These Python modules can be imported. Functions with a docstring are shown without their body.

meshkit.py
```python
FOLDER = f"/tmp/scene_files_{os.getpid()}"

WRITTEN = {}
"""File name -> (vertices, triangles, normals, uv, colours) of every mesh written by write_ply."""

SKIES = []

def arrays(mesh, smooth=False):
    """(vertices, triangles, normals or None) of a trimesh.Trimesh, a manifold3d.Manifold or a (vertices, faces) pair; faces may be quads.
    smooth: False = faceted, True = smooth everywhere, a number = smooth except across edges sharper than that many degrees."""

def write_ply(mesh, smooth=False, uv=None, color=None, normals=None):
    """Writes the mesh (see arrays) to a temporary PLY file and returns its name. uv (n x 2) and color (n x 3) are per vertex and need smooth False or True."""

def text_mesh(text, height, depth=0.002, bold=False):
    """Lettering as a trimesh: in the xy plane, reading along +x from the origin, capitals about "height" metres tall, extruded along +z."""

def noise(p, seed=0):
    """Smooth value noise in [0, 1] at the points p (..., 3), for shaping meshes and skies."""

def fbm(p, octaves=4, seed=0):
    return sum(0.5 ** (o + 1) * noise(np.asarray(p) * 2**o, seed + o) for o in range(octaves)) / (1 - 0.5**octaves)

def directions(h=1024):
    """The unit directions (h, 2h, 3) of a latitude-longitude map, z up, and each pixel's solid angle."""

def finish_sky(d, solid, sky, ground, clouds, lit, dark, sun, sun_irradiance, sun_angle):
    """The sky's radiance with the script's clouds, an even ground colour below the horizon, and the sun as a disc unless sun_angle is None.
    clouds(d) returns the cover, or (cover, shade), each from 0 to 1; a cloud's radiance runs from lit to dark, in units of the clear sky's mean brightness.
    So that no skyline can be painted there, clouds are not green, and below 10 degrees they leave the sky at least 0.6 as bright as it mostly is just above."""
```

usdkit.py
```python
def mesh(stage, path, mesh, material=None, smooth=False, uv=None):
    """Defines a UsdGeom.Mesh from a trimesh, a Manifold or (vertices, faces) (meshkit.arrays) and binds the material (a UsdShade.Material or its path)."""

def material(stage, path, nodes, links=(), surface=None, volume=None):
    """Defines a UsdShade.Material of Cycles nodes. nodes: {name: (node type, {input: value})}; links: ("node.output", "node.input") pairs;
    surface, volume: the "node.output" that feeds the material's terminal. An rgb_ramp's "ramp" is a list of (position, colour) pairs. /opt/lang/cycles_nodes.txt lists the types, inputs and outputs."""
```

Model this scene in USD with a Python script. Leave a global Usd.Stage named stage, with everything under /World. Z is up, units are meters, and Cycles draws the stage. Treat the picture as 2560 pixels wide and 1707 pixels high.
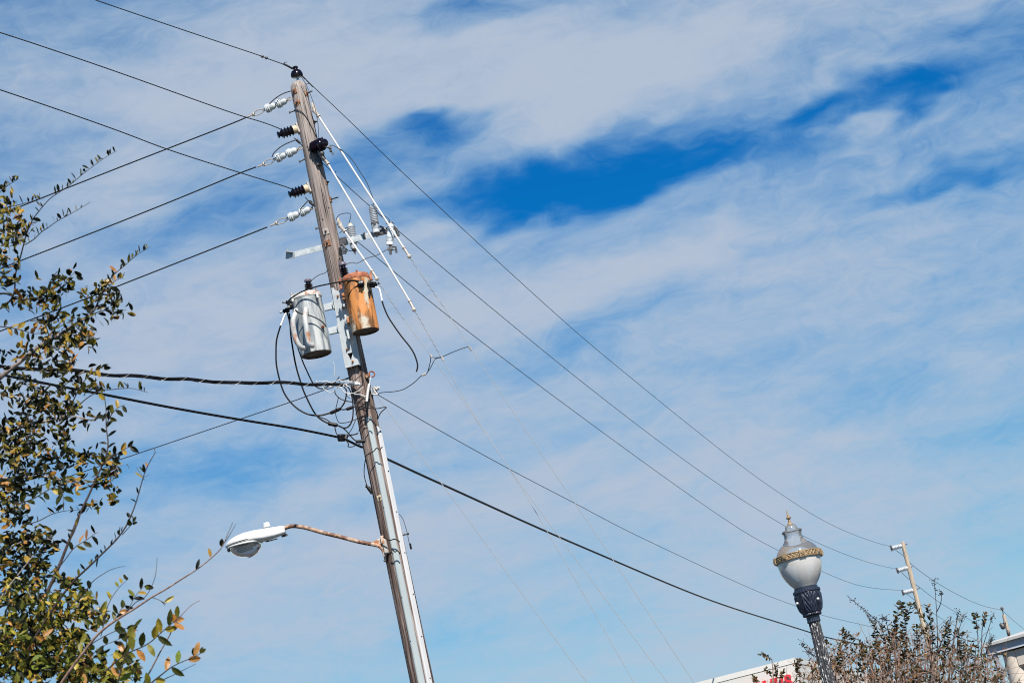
import math, numpy as np, trimesh, meshkit, usdkit
from pxr import Usd, UsdGeom, UsdLux, UsdShade, Gf, Sdf, Vt
from shapely.geometry import Polygon, Point, box as sbox, LineString
from shapely.ops import unary_union
from shapely import affinity

stage = Usd.Stage.CreateInMemory()
UsdGeom.SetStageUpAxis(stage, 'Z')
UsdGeom.SetStageMetersPerUnit(stage, 1.0)
world = UsdGeom.Xform.Define(stage, '/World')
stage.SetDefaultPrim(world.GetPrim())
UsdGeom.Scope.Define(stage, '/World/Looks')
V = lambda *a: np.array(a, float)
unit = lambda a: np.asarray(a, float) / (np.linalg.norm(a) + 1e-12)

# ------------------------------------------------------------------ camera
EYE, PITCH, ROLL, FOCAL, APER = V(0, 0, 1.6), math.radians(14.5), math.radians(12.5), 85.0, 36.0
F_PX = FOCAL / APER * 2560
FW = V(0, math.cos(PITCH), math.sin(PITCH))
UP0 = V(0, -math.sin(PITCH), math.cos(PITCH))
RT = math.cos(ROLL) * V(1, 0, 0) - math.sin(ROLL) * UP0
UPV = math.sin(ROLL) * V(1, 0, 0) + math.cos(ROLL) * UP0
cam = UsdGeom.Camera.Define(stage, '/World/camera')
cam.AddTransformOp().Set(Gf.Matrix4d(*RT, 0, *UPV, 0, *(-FW), 0, *EYE, 1))
cam.CreateFocalLengthAttr(FOCAL)
cam.CreateHorizontalApertureAttr(APER)
cam.CreateVerticalApertureAttr(APER * 682 / 1024)
cam.CreateClippingRangeAttr(Gf.Vec2f(0.1, 5000))
cam.CreateFStopAttr(11.0)
cam.CreateFocusDistanceAttr(32.0)
cam.CreateExposureAttr(1.0)


def ray(px, py):
    return FW + RT * (px - 1280) / F_PX - UPV * (py - 853.5) / F_PX


def at(px, py, Y):
    """The point at depth Y metres (world y) seen at a place in the photograph."""
    d = ray(px, py)
    return EYE + d * (Y / d[1])


# ------------------------------------------------------------------ sun and sky
SUN_AZ, SUN_EL = math.radians(19), math.radians(46)
SUN = V(math.sin(SUN_AZ) * math.cos(SUN_EL), -math.cos(SUN_AZ) * math.cos(SUN_EL), math.sin(SUN_EL))
sun = UsdLux.DistantLight.Define(stage, '/World/sun')
zx = unit(np.cross(V(0, 0, 1), SUN))
sun.AddTransformOp().Set(Gf.Matrix4d(*zx, 0, *np.cross(SUN, zx), 0, *SUN, 0, 0, 0, 0, 1))
sun.CreateIntensityAttr(0.95)
sun.CreateNormalizeAttr(True)
sun.CreateAngleAttr(0.5)
sun.CreateColorAttr(Gf.Vec3f(1.0, 0.94, 0.86))

sn = {'tc': ('texture_coordinate', {}),
      'sky': ('sky_texture', {'sky_type': 'single_scattering', 'sun_disc': False, 'sun_elevation': SUN_EL, 'sun_rotation': math.atan2(SUN[0], SUN[1]),
                              'air_density': 1.0, 'aerosol_density': 0.35, 'ozone_density': 2.0}),
      'sat': ('hsv', {'saturation': 1.45, 'value': 0.8}),
      'tint': ('mix_color', {'blend_type': 'multiply', 'fac': 1.0, 'use_clamp': False}),
      'xyz': ('separate_xyz', {}),
      'low': ('map_range', {'range_type': 'smoothstep', 'from_min': 0.10, 'from_max': 0.30, 'to_min': 0.0, 'to_max': 1.0}),
      'air': ('mix_color', {'blend_type': 'mix', 'a': (0.56, 0.62, 0.62), 'b': (0.035, 0.47, 0.65), 'use_clamp': False}),
      'warpn': ('noise_texture', {'scale': 1.0, 'detail': 3.0, 'roughness': 0.6}),
      'warpm': ('mapping', {'mapping_type': 'point', 'scale': (13, 13, 26)}),
      'warps': ('vector_math', {'math_type': 'subtract', 'vector2': (0.5, 0.5, 0.5)}),
      'warpk': ('vector_math', {'math_type': 'multiply', 'vector2': (0.10, 0.10, 0.05)}),
      'warp': ('vector_math', {'math_type': 'add'}),
      'm1': ('mapping', {'mapping_type': 'point', 'scale': (7, 7, 26), 'rotation': (0.0, 0.035, 0.0), 'location': (3.1, 1.7, 0.4)}),
      'n1': ('noise_texture', {'scale': 1.0, 'detail': 6.0, 'roughness': 0.55, 'distortion': 0.4}),
      'm2': ('mapping', {'mapping_type': 'point', 'scale': (20, 20, 78), 'rotation': (0.0, 0.05, 0.0)}),
      'n2': ('noise_texture', {'scale': 1.0, 'detail': 5.0, 'roughness': 0.6, 'distortion': 0.8}),
      'm3': ('mapping', {'mapping_type': 'point', 'scale': (48, 48, 95), 'rotation': (0.0, 0.09, 0.0), 'location': (1.3, 0.2, 2.2)}),
      'n3': ('noise_texture', {'scale': 1.0, 'detail': 7.0, 'roughness': 0.68, 'distortion': 1.2}),
      'w3': ('math', {'math_type': 'multiply_add', 'value2': 0.85}),
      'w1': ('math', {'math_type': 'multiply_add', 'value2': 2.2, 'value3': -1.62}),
      'w2': ('math', {'math_type': 'multiply_add', 'value2': 0.75}),
      }
sl = [('tc.generated', 'xyz.vector'), ('xyz.z', 'low.value'), ('low.result', 'air.fac'), ('air.result', 'tint.b'), ('sky.color', 'sat.color'), ('sat.color', 'tint.a'), ('tc.generated', 'warpm.vector'), ('warpm.vector', 'warpn.vector'), ('warpn.color', 'warps.vector1'),
      ('warps.vector', 'warpk.vector1'), ('warpk.vector', 'warp.vector1'), ('tc.generated', 'warp.vector2'), ('tc.generated', 'm1.vector'), ('m1.vector', 'n1.vector'),
      ('tc.generated', 'm2.vector'), ('m2.vector', 'n2.vector'), ('n1.fac', 'w1.value1'), ('n2.fac', 'w2.value1'), ('w1.value', 'w2.value3'), ('warp.vector', 'm3.vector'), ('m3.vector', 'n3.vector'), ('n3.fac', 'w3.value1'), ('w2.value', 'w3.value3')]
# openings in the thin cloud: direction, angular half sizes, depth
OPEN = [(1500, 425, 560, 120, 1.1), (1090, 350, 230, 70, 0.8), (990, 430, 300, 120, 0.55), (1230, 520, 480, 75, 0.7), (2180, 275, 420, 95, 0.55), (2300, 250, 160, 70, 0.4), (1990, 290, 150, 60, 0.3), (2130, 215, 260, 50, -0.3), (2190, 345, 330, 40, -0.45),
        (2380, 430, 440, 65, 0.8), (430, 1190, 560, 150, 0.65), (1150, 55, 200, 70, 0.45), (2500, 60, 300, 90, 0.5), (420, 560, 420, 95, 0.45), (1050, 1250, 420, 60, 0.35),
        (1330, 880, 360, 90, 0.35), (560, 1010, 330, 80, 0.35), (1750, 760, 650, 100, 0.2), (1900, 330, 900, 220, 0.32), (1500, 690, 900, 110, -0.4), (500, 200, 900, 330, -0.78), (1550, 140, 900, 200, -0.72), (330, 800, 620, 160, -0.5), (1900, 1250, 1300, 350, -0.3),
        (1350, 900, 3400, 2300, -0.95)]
last = 'w3.value'
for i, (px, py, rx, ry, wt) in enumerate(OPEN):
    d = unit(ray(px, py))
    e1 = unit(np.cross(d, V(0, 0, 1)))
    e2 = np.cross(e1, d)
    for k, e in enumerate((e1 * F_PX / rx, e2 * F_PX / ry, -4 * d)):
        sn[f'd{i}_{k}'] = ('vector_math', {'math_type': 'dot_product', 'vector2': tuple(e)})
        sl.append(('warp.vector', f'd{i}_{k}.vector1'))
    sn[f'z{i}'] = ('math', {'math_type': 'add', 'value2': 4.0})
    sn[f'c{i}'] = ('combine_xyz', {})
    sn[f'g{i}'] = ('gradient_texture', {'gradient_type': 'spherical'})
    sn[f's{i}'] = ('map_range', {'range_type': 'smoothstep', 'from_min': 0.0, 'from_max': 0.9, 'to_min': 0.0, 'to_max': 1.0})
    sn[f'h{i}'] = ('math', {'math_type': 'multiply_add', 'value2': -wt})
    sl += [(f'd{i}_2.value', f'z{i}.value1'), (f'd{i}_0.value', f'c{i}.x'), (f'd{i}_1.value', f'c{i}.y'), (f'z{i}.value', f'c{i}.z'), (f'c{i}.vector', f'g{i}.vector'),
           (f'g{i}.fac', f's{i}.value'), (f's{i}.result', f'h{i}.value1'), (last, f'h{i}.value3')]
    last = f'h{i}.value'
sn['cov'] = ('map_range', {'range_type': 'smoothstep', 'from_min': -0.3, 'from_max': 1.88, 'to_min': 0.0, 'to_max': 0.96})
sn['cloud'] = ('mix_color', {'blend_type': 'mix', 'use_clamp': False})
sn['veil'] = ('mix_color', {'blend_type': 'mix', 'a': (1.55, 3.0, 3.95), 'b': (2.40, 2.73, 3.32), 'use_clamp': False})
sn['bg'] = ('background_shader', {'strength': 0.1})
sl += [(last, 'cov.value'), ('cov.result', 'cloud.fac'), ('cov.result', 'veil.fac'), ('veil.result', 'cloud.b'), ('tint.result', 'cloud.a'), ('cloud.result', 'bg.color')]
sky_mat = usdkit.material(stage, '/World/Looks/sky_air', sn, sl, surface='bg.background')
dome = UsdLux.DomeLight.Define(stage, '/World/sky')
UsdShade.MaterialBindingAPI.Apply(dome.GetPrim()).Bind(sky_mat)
dome.GetPrim().SetCustomDataByKey('kind', 'structure')
# ------------------------------------------------------------------ helpers
class MB:
    """Collects shapes; becomes one mesh."""

    def __init__(s):
        s.v, s.f, s.n = [], [], 0

    def add(s, v, f):
        f = np.asarray(f, int)
        if f.shape[1] == 4:
            f = np.vstack([f[:, [0, 1, 2]], f[:, [0, 2, 3]]])
        s.v.append(np.asarray(v, float)); s.f.append(f + s.n); s.n += len(v)
        return s

    def tm(s, m):
        return s.add(m.vertices, m.faces)

    def tube(s, pts, r, sides=8, caps=True):
        p = np.asarray(pts, float)
        r = np.broadcast_to(np.asarray(r, float), (len(p),))
        t = np.gradient(p, axis=0); t /= np.linalg.norm(t, axis=1, keepdims=True) + 1e-12
        a = np.zeros_like(p)
        a[0] = unit(np.cross(t[0], V(0, 0, 1) if abs(t[0][2]) < .9 else V(1, 0, 0)))
        for i in range(1, len(p)):
            a[i] = unit(a[i - 1] - t[i] * (a[i - 1] @ t[i]))
        b = np.cross(t, a)
        an = np.arange(sides) * 2 * np.pi / sides
        v = (p[:, None] + r[:, None, None] * (np.cos(an)[None, :, None] * a[:, None] + np.sin(an)[None, :, None] * b[:, None])).reshape(-1, 3)
        i, j = np.meshgrid(np.arange(len(p) - 1), np.arange(sides), indexing='ij')
        q = np.stack([i * sides + j, i * sides + (j + 1) % sides, (i + 1) * sides + (j + 1) % sides, (i + 1) * sides + j], -1).reshape(-1, 4)
        f = np.vstack([q[:, [0, 1, 2]], q[:, [0, 2, 3]]])
        if caps:
            n = len(v); v = np.vstack([v, p[:1], p[-1:]])
            k = np.arange(sides)
            f = np.vstack([f, np.stack([np.full(sides, n), (k + 1) % sides, k], 1), np.stack([np.full(sides, n + 1), n - sides + k, n - sides + (k + 1) % sides], 1)])
        return s.add(v, f)

    def lathe(s, prof, seg=20, o=(0, 0, 0), ax=None, fn=None):
        """prof: (z, r) pairs turned about z (or about AX through o)."""
        z, r = np.array(prof, float).T
        th = np.arange(seg) * 2 * np.pi / seg
        R = r[:, None] * np.ones(seg) if fn is None else fn(z[:, None], r[:, None], th[None])
        v = np.stack([R * np.cos(th), R * np.sin(th), np.broadcast_to(z[:, None], R.shape)], -1).reshape(-1, 3)
        i, j = np.meshgrid(np.arange(len(z) - 1), np.arange(seg), indexing='ij')
        q = np.stack([i * seg + j, i * seg + (j + 1) % seg, (i + 1) * seg + (j + 1) % seg, (i + 1) * seg + j], -1).reshape(-1, 4)
        n = len(v); k = np.arange(seg)
        v = np.vstack([v, [[0, 0, z[0]], [0, 0, z[-1]]]])
        f = np.vstack([q[:, [0, 1, 2]], q[:, [0, 2, 3]], np.stack([np.full(seg, n), (k + 1) % seg, k], 1), np.stack([np.full(seg, n + 1), n - seg + k, n - seg + (k + 1) % seg], 1)])
        if ax is not None:
            v = v @ frame(ax).T
        return s.add(v + np.asarray(o, float), f)

    def box(s, c, size, R=None, bev=0.0):
        h = np.asarray(size, float) / 2
        if bev:
            b = min(bev, h.min() * .45)
            p = []
            for sx in (-1, 1):
                for sy in (-1, 1):
                    for sz in (-1, 1):
                        e = h * (sx, sy, sz)
                        for k in range(3):
                            d = -b * np.sign(e); d[k] = 0
                            p.append(e + d)
            m = trimesh.convex.convex_hull(np.array(p))
            v, f = np.array(m.vertices), np.array(m.faces)
        else:
            v = np.array([[x, y, z] for x in (-1, 1) for y in (-1, 1) for z in (-1, 1)]) * h
            f = np.array([[0, 1, 3, 2], [4, 6, 7, 5], [0, 4, 5, 1], [2, 3, 7, 6], [0, 2, 6, 4], [1, 5, 7, 3]])
        if R is not None:
            v = v @ np.asarray(R).T
        return s.add(v + np.asarray(c, float), f)

    def ball(s, c, r, sub=2, scale=(1, 1, 1), R=None):
        m = trimesh.creation.icosphere(sub, 1.0)
        v = m.vertices * r * np.asarray(scale)
        if R is not None:
            v = v @ np.asarray(R).T
        return s.add(v + np.asarray(c, float), m.faces)

    def ring(s, c, nrm, R, r, n=20, sides=6, arc=(0, 2 * math.pi)):
        B = frame(nrm)
        a = np.linspace(arc[0], arc[1], n)
        return s.tube(np.asarray(c) + R * (np.cos(a)[:, None] * B[:, 0] + np.sin(a)[:, None] * B[:, 1]), r, sides)

    def arrays(s):
        return np.vstack(s.v), np.vstack(s.f)


def frame(ax, up=(0, 0, 1)):
    """Rotation whose third column is AX."""
    z = unit(ax)
    u = np.asarray(up, float)
    if abs(z @ unit(u)) > .97:
        u = V(0, -1, 0)
    x = unit(np.cross(u, z))
    return np.stack([x, np.cross(z, x), z], 1)


def smooth_line(pts, n=None, per=6):
    """Points on a Catmull-Rom curve through pts (any dimension)."""
    p = np.asarray(pts, float)
    if len(p) < 3:
        k = n or 8
        return p[0] + (p[-1] - p[0]) * np.linspace(0, 1, k)[:, None]
    d = np.r_[0, np.cumsum(np.linalg.norm(np.diff(p, axis=0), axis=1) ** .5)]
    from scipy.interpolate import CubicSpline, PchipInterpolator
    k = n or per * (len(p) - 1) + 1
    return PchipInterpolator(d, p)(np.linspace(0, d[-1], k)) if False else CubicSpline(d, p, bc_type='natural')(np.linspace(0, d[-1], k))


def path3(px, Y0, Y1=None, per=6, n=None):
    """A line drawn over the photograph as a curve in space, running from depth Y0 to depth Y1."""
    q = smooth_line(px, n, per)
    L = np.r_[0, np.cumsum(np.linalg.norm(np.diff(q, axis=0), axis=1))]
    s = L / L[-1]
    Y = 1 / ((1 - s) / Y0 + s / (Y1 or Y0))
    return np.array([at(a, b, y) for (a, b), y in zip(q, Y)])


def mpp(Y, px=1280, py=853):
    """Metres per pixel of the photograph at depth Y."""
    return (Y / ray(px, py)[1]) / F_PX


counts = {}


def numbered(parent, name):
    k = counts.get((parent, name), 0)
    counts[parent, name] = k + 1
    return f'{parent}/{name}' + (f'_{k:03d}' if k else '')


def meta(prim, label=None, cat=None, group=None, kind=None):
    for k, x in (('label', label), ('category', cat), ('group', group), ('kind', kind)):
        if x:
            prim.SetCustomDataByKey(k, x)


class Thing:
    def __init__(s, name, label, cat, loc=(0, 0, 0), R=None, group=None):
        s.path = numbered('/World', name)
        s.R = np.eye(3) if R is None else np.asarray(R, float)
        s.o = np.asarray(loc, float)
        s.x = UsdGeom.Xform.Define(stage, s.path)
        s.op = s.x.AddTransformOp()
        s.op.Set(mat4(s.R, s.o))
        meta(s.x.GetPrim(), label, cat, group)

    def add(s, name, mb, mat, parent=None, local=False, smooth=35, label=None, kind=None):
        v, f = mb.arrays()
        if not local:
            v = (v - s.o) @ s.R
        path = numbered(parent or s.path, name)
        m = usdkit.mesh(stage, path, (v, f), mat, smooth=smooth)
        meta(m.GetPrim(), label, None, None, kind)
        return path

    def copy(s, label, loc, R=None, group=None):
        name = s.path.rsplit('/', 1)[1]
        p = numbered('/World', name)
        x = UsdGeom.Xform.Define(stage, p)
        x.AddTransformOp().Set(mat4(np.eye(3) if R is None else R, loc))
        x.GetPrim().GetReferences().AddInternalReference(s.path)
        x.GetPrim().SetInstanceable(True)
        meta(x.GetPrim(), label, None, group)
        return x


def mat4(R, o):
    return Gf.Matrix4d(*R[:, 0], 0, *R[:, 1], 0, *R[:, 2], 0, *map(float, o), 1)


def single(name, mb, mat, label, cat, group=None, kind=None, smooth=35):
    """A thing of one mesh, with its origin at its first vertex."""
    v, f = mb.arrays()
    o = v[0].copy()
    path = numbered('/World', name)
    m = usdkit.mesh(stage, path, (v - o, f), mat, smooth=smooth)
    m.AddTranslateOp().Set(Gf.Vec3d(*map(float, o)))
    meta(m.GetPrim(), label, cat, group, kind)
    return path


# ------------------------------------------------------------------ materials
def pm(name, c1, c2=None, scale=6.0, rough=.6, metal=0.0, stretch=(1, 1, 1), bump=0.0, bdist=.01, lo=.35, hi=.65, detail=5.0, spec=.5, c3=None, s3=2.0, lo3=.55, hi3=.7, st3=(1, 1, 1), rvar=0.0, extra=None):
    """A principled surface whose colour wanders between c1 and c2, with patches of c3."""
    c2 = c2 or c1
    n = {'g': ('texture_coordinate', {}), 'mp': ('mapping', {'mapping_type': 'point', 'scale': stretch}),
         'n': ('noise_texture', {'scale': scale, 'detail': detail, 'roughness': .62}),
         'r': ('rgb_ramp', {'ramp': [(0, c1), (lo, c1), (hi, c2), (1, c2)]}),
         'p': ('principled_bsdf', {'roughness': rough, 'metallic': metal, 'specular_ior_level': spec, **(extra or {})})}
    l = [('g.object', 'mp.vector'), ('mp.vector', 'n.vector'), ('n.fac', 'r.fac')]
    col = 'r.color'
    if c3:
        n['mp3'] = ('mapping', {'mapping_type': 'point', 'scale': st3, 'location': (3.7, 1.3, 5.1)})
        n['n3'] = ('noise_texture', {'scale': s3, 'detail': 6.0, 'roughness': .65})
        n['k3'] = ('map_range', {'range_type': 'smoothstep', 'from_min': lo3, 'from_max': hi3})
        n['x3'] = ('mix_color', {'blend_type': 'mix', 'b': c3})
        l += [('g.object', 'mp3.vector'), ('mp3.vector', 'n3.vector'), ('n3.fac', 'k3.value'), ('k3.result', 'x3.fac'), (col, 'x3.a')]
        col = 'x3.result'
    l.append((col, 'p.base_color'))
    if bump:
        n['b'] = ('bump', {'strength': bump, 'distance': bdist})
        l += [('n.fac', 'b.height'), ('b.normal', 'p.normal')]
    if rvar:
        n['rr'] = ('map_range', {'from_min': .3, 'from_max': .7, 'to_min': rough - rvar, 'to_max': rough + rvar})
        l += [('n.fac', 'rr.value'), ('rr.result', 'p.roughness')]
    return usdkit.material(stage, '/World/Looks/' + name, n, l, surface='p.BSDF')


def wood_mat(name, dark, mid, light, zlo, zhi, top):
    """Weathered pole wood: long streaks and checks, bleached towards the top."""
    n = {'g': ('texture_coordinate', {}), 'm1': ('mapping', {'mapping_type': 'point', 'scale': (26, 26, 1.1)}), 'n1': ('noise_texture', {'scale': 1.0, 'detail': 8.0, 'roughness': .66, 'distortion': .3}),
         'm2': ('mapping', {'mapping_type': 'point', 'scale': (70, 70, 1.4)}), 'n2': ('noise_texture', {'scale': 1.0, 'detail': 5.0, 'roughness': .6}),
         'm3': ('mapping', {'mapping_type': 'point', 'scale': (5, 5, .7)}), 'n3': ('noise_texture', {'scale': 1.0, 'detail': 4.0}),
         'r1': ('rgb_ramp', {'ramp': [(0, dark), (.36, dark), (.5, mid), (.64, light), (1, light)]}),
         'xyz': ('separate_xyz', {}), 'zk': ('map_range', {'range_type': 'smoothstep', 'from_min': zlo, 'from_max': zhi, 'to_min': 0.0, 'to_max': .55}),
         'zs': ('math', {'math_type': 'multiply_add', 'value2': 2.2, 'value3': -1.1}), 'zz': ('math', {'math_type': 'add'}),
         'mix': ('mix_color', {'blend_type': 'mix', 'b': top}),
         'ck': ('map_range', {'range_type': 'smoothstep', 'from_min': .36, 'from_max': .46, 'to_min': .10, 'to_max': 1.0}),
         'mul': ('mix_color', {'blend_type': 'multiply', 'fac': 1.0}),
         'add': ('math', {'math_type': 'multiply_add', 'value2': .7}),
         'b': ('bump', {'strength': .7, 'distance': .012}), 'p': ('principled_bsdf', {'roughness': .85, 'specular_ior_level': .2})}
    l = [('g.object', 'm1.vector'), ('g.object', 'm2.vector'), ('g.object', 'm3.vector'), ('m1.vector', 'n1.vector'), ('m2.vector', 'n2.vector'), ('m3.vector', 'n3.vector'), ('n1.fac', 'r1.fac'), ('g.object', 'xyz.vector'), ('n3.fac', 'zs.value1'),
         ('xyz.z', 'zz.value1'), ('zs.value', 'zz.value2'), ('zz.value', 'zk.value'), ('zk.result', 'mix.fac'), ('r1.color', 'mix.a'),
         ('n2.fac', 'ck.value'), ('mix.result', 'mul.a'), ('ck.result', 'mul.b'), ('mul.result', 'p.base_color'), ('n2.fac', 'add.value1'), ('n1.fac', 'add.value3'), ('add.value', 'b.height'), ('b.normal', 'p.normal')]
    return usdkit.material(stage, '/World/Looks/' + name, n, l, surface='p.BSDF')


def leaf_mat(name, cols, trans=.35, rough=.38):
    """Leaf surface, each leaf its own tone; light also passes through."""
    ramp = [(i / max(1, len(cols) - 1), c) for i, c in enumerate(cols)] if len(cols) > 1 else [(0, cols[0]), (1, cols[0])]
    n = {'g': ('attribute', {'attribute': 'tone'}), 'r': ('rgb_ramp', {'ramp': ramp}), 't': ('texture_coordinate', {}), 'n': ('noise_texture', {'scale': 55.0, 'detail': 3.0}),
         'v': ('map_range', {'from_min': .3, 'from_max': .7, 'to_min': .7, 'to_max': 1.25}), 'hs': ('hsv', {}),
         'p': ('principled_bsdf', {'roughness': rough, 'specular_ior_level': .25}), 'tr': ('translucent_bsdf', {}), 'mx': ('mix_closure', {'fac': trans})}
    l = [('g.fac', 'r.fac'), ('t.object', 'n.vector'), ('n.fac', 'v.value'), ('v.result', 'hs.value'), ('r.color', 'hs.color'), ('hs.color', 'p.base_color'), ('hs.color', 'tr.color'), ('p.BSDF', 'mx.closure1'), ('tr.BSDF', 'mx.closure2')]
    return usdkit.material(stage, '/World/Looks/' + name, n, l, surface='mx.closure')


def glass_mat(name, tint, body, frost, rough):
    """Thin lamp plastic: part of the light scatters in it, part goes through."""
    n = {'t': ('transparent_bsdf', {'color': tint}), 'd': ('diffuse_bsdf', {'color': body}), 'tr': ('translucent_bsdf', {'color': body}), 'dm': ('mix_closure', {'fac': .28}),
         'gl': ('glossy_bsdf', {'color': (.95, .95, .95), 'roughness': rough}), 'f': ('fresnel', {'IOR': 1.49}), 'm1': ('mix_closure', {'fac': frost}), 'm2': ('mix_closure', {})}
    l = [('d.BSDF', 'dm.closure1'), ('tr.BSDF', 'dm.closure2'), ('t.BSDF', 'm1.closure1'), ('dm.closure', 'm1.closure2'), ('m1.closure', 'm2.closure1'), ('gl.BSDF', 'm2.closure2'), ('f.fac', 'm2.fac')]
    return usdkit.material(stage, '/World/Looks/' + name, n, l, surface='m2.closure')


M = {}
M['wood'] = wood_mat('pole_wood', (.032, .020, .016), (.135, .096, .082), (.33, .265, .235), 9.4, 14.5, (.42, .375, .35))
M['wood_far'] = wood_mat('pale_pole_wood', (.30, .24, .18), (.42, .34, .26), (.52, .43, .34), 3, 30, (.5, .42, .33))
M['brown_glaze'] = pm('brown_porcelain', (.004, .003, .006), (.008, .004, .009), 12, rough=.12, spec=.35)
M['brown_cap'] = pm('grey_brown_cap', (.10, .085, .12), (.15, .13, .16), 30, rough=.5)
M['pale_glaze'] = pm('pale_porcelain', (.42, .455, .465), (.53, .555, .56), 14, rough=.28, c3=(.42, .40, .34), s3=9, lo3=.6, hi3=.75)
M['white_glaze'] = pm('white_porcelain', (.66, .70, .72), (.72, .75, .76), 14, rough=.25)
M['grey_glaze'] = pm('grey_porcelain', (.44, .46, .49), (.55, .57, .59), 14, rough=.3)
M['tan_cap'] = pm('tan_base', (.48, .36, .24), (.56, .44, .30), 20, rough=.6)
M['zinc'] = pm('galvanised_steel', (.25, .285, .30), (.39, .425, .44), 18, rough=.5, metal=.35, c3=(.30, .20, .12), s3=9, lo3=.66, hi3=.78)
M['zinc_dark'] = pm('dark_hardware', (.06, .06, .065), (.13, .12, .12), 30, rough=.5, metal=.5)
M['cast'] = pm('grey_casting', (.33, .29, .25), (.45, .41, .36), 30, rough=.6, metal=.3)
M['rust'] = pm('rusty_iron', (.16, .06, .025), (.36, .17, .08), 25, rough=.85, c3=(.50, .38, .26), s3=18, lo3=.52, hi3=.66)
M['rust_dark'] = pm('dark_rust', (.10, .03, .018), (.28, .09, .04), 20, rough=.85)
M['black'] = pm('black_cable', (.004, .004, .005), (.008, .008, .010), 20, rough=.5, spec=.25)
M['conductor'] = pm('weathered_conductor', (.012, .016, .02), (.022, .027, .033), 20, rough=.6, spec=.3)
M['bluewire'] = pm('thin_dark_wire', (.012, .018, .032), (.022, .03, .05), 20, rough=.5, spec=.3)
M['strand'] = pm('guy_strand', (.20, .21, .22), (.27, .28, .29), 40, rough=.6)
M['bare'] = pm('bare_aluminium_wire', (.40, .40, .39), (.55, .55, .54), 40, rough=.5, metal=.3)
M['fibre'] = pm('white_fibreglass', (.54, .53, .515), (.63, .62, .60), 20, rough=.45, c3=(.45, .42, .38), s3=16, lo3=.58, hi3=.72)
M['tape'] = pm('white_tape', (.68, .68, .68), (.8, .8, .8), 60, rough=.7)
M['tank_white'] = pm('pale_tank_paint', (.15, .18, .205), (.45, .465, .455), 8, rough=.42, stretch=(1.7, 1.7, .28), c3=(.42, .25, .13), s3=4.2, lo3=.62, hi3=.80, st3=(2.4, 2.4, .55), lo=.40, hi=.60)
M['tank_rust'] = pm('rusting_tank_paint', (.13, .055, .014), (.54, .21, .055), 4.5, rough=.7, stretch=(2.2, 2.2, .45), lo=.43, hi=.54, c3=(.46, .42, .33), s3=3.2, lo3=.52, hi3=.62, st3=(1.5, 1.5, .7), bump=.2, bdist=.005)
M['lid_rust'] = pm('rusty_lid', (.22, .06, .03), (.50, .20, .10), 16, rough=.8)
M['lid_pale'] = pm('stained_lid', (.50, .48, .45), (.60, .58, .55), 10, rough=.6, c3=(.34, .13, .06), s3=8, lo3=.56, hi3=.66)
M['fin'] = pm('stained_fin', (.34, .37, .38), (.54, .54, .52), 9, rough=.5, c3=(.33, .13, .05), s3=7, lo3=.50, hi3=.66, st3=(1, 1, .6))
M['plate'] = pm('grey_steel_plate', (.35, .385, .41), (.46, .49, .50), 8, rough=.5, c3=(.40, .28, .18), s3=9, lo3=.64, hi3=.8)
M['pvc_grey'] = pm('grey_conduit_plastic', (.30, .345, .355), (.345, .385, .395), 4, rough=.45, stretch=(1, 1, .3))
M['pvc_white'] = pm('white_conduit_plastic', (.52, .51, .51), (.58, .57, .57), 4, rough=.45, stretch=(1, 1, .3))
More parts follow.
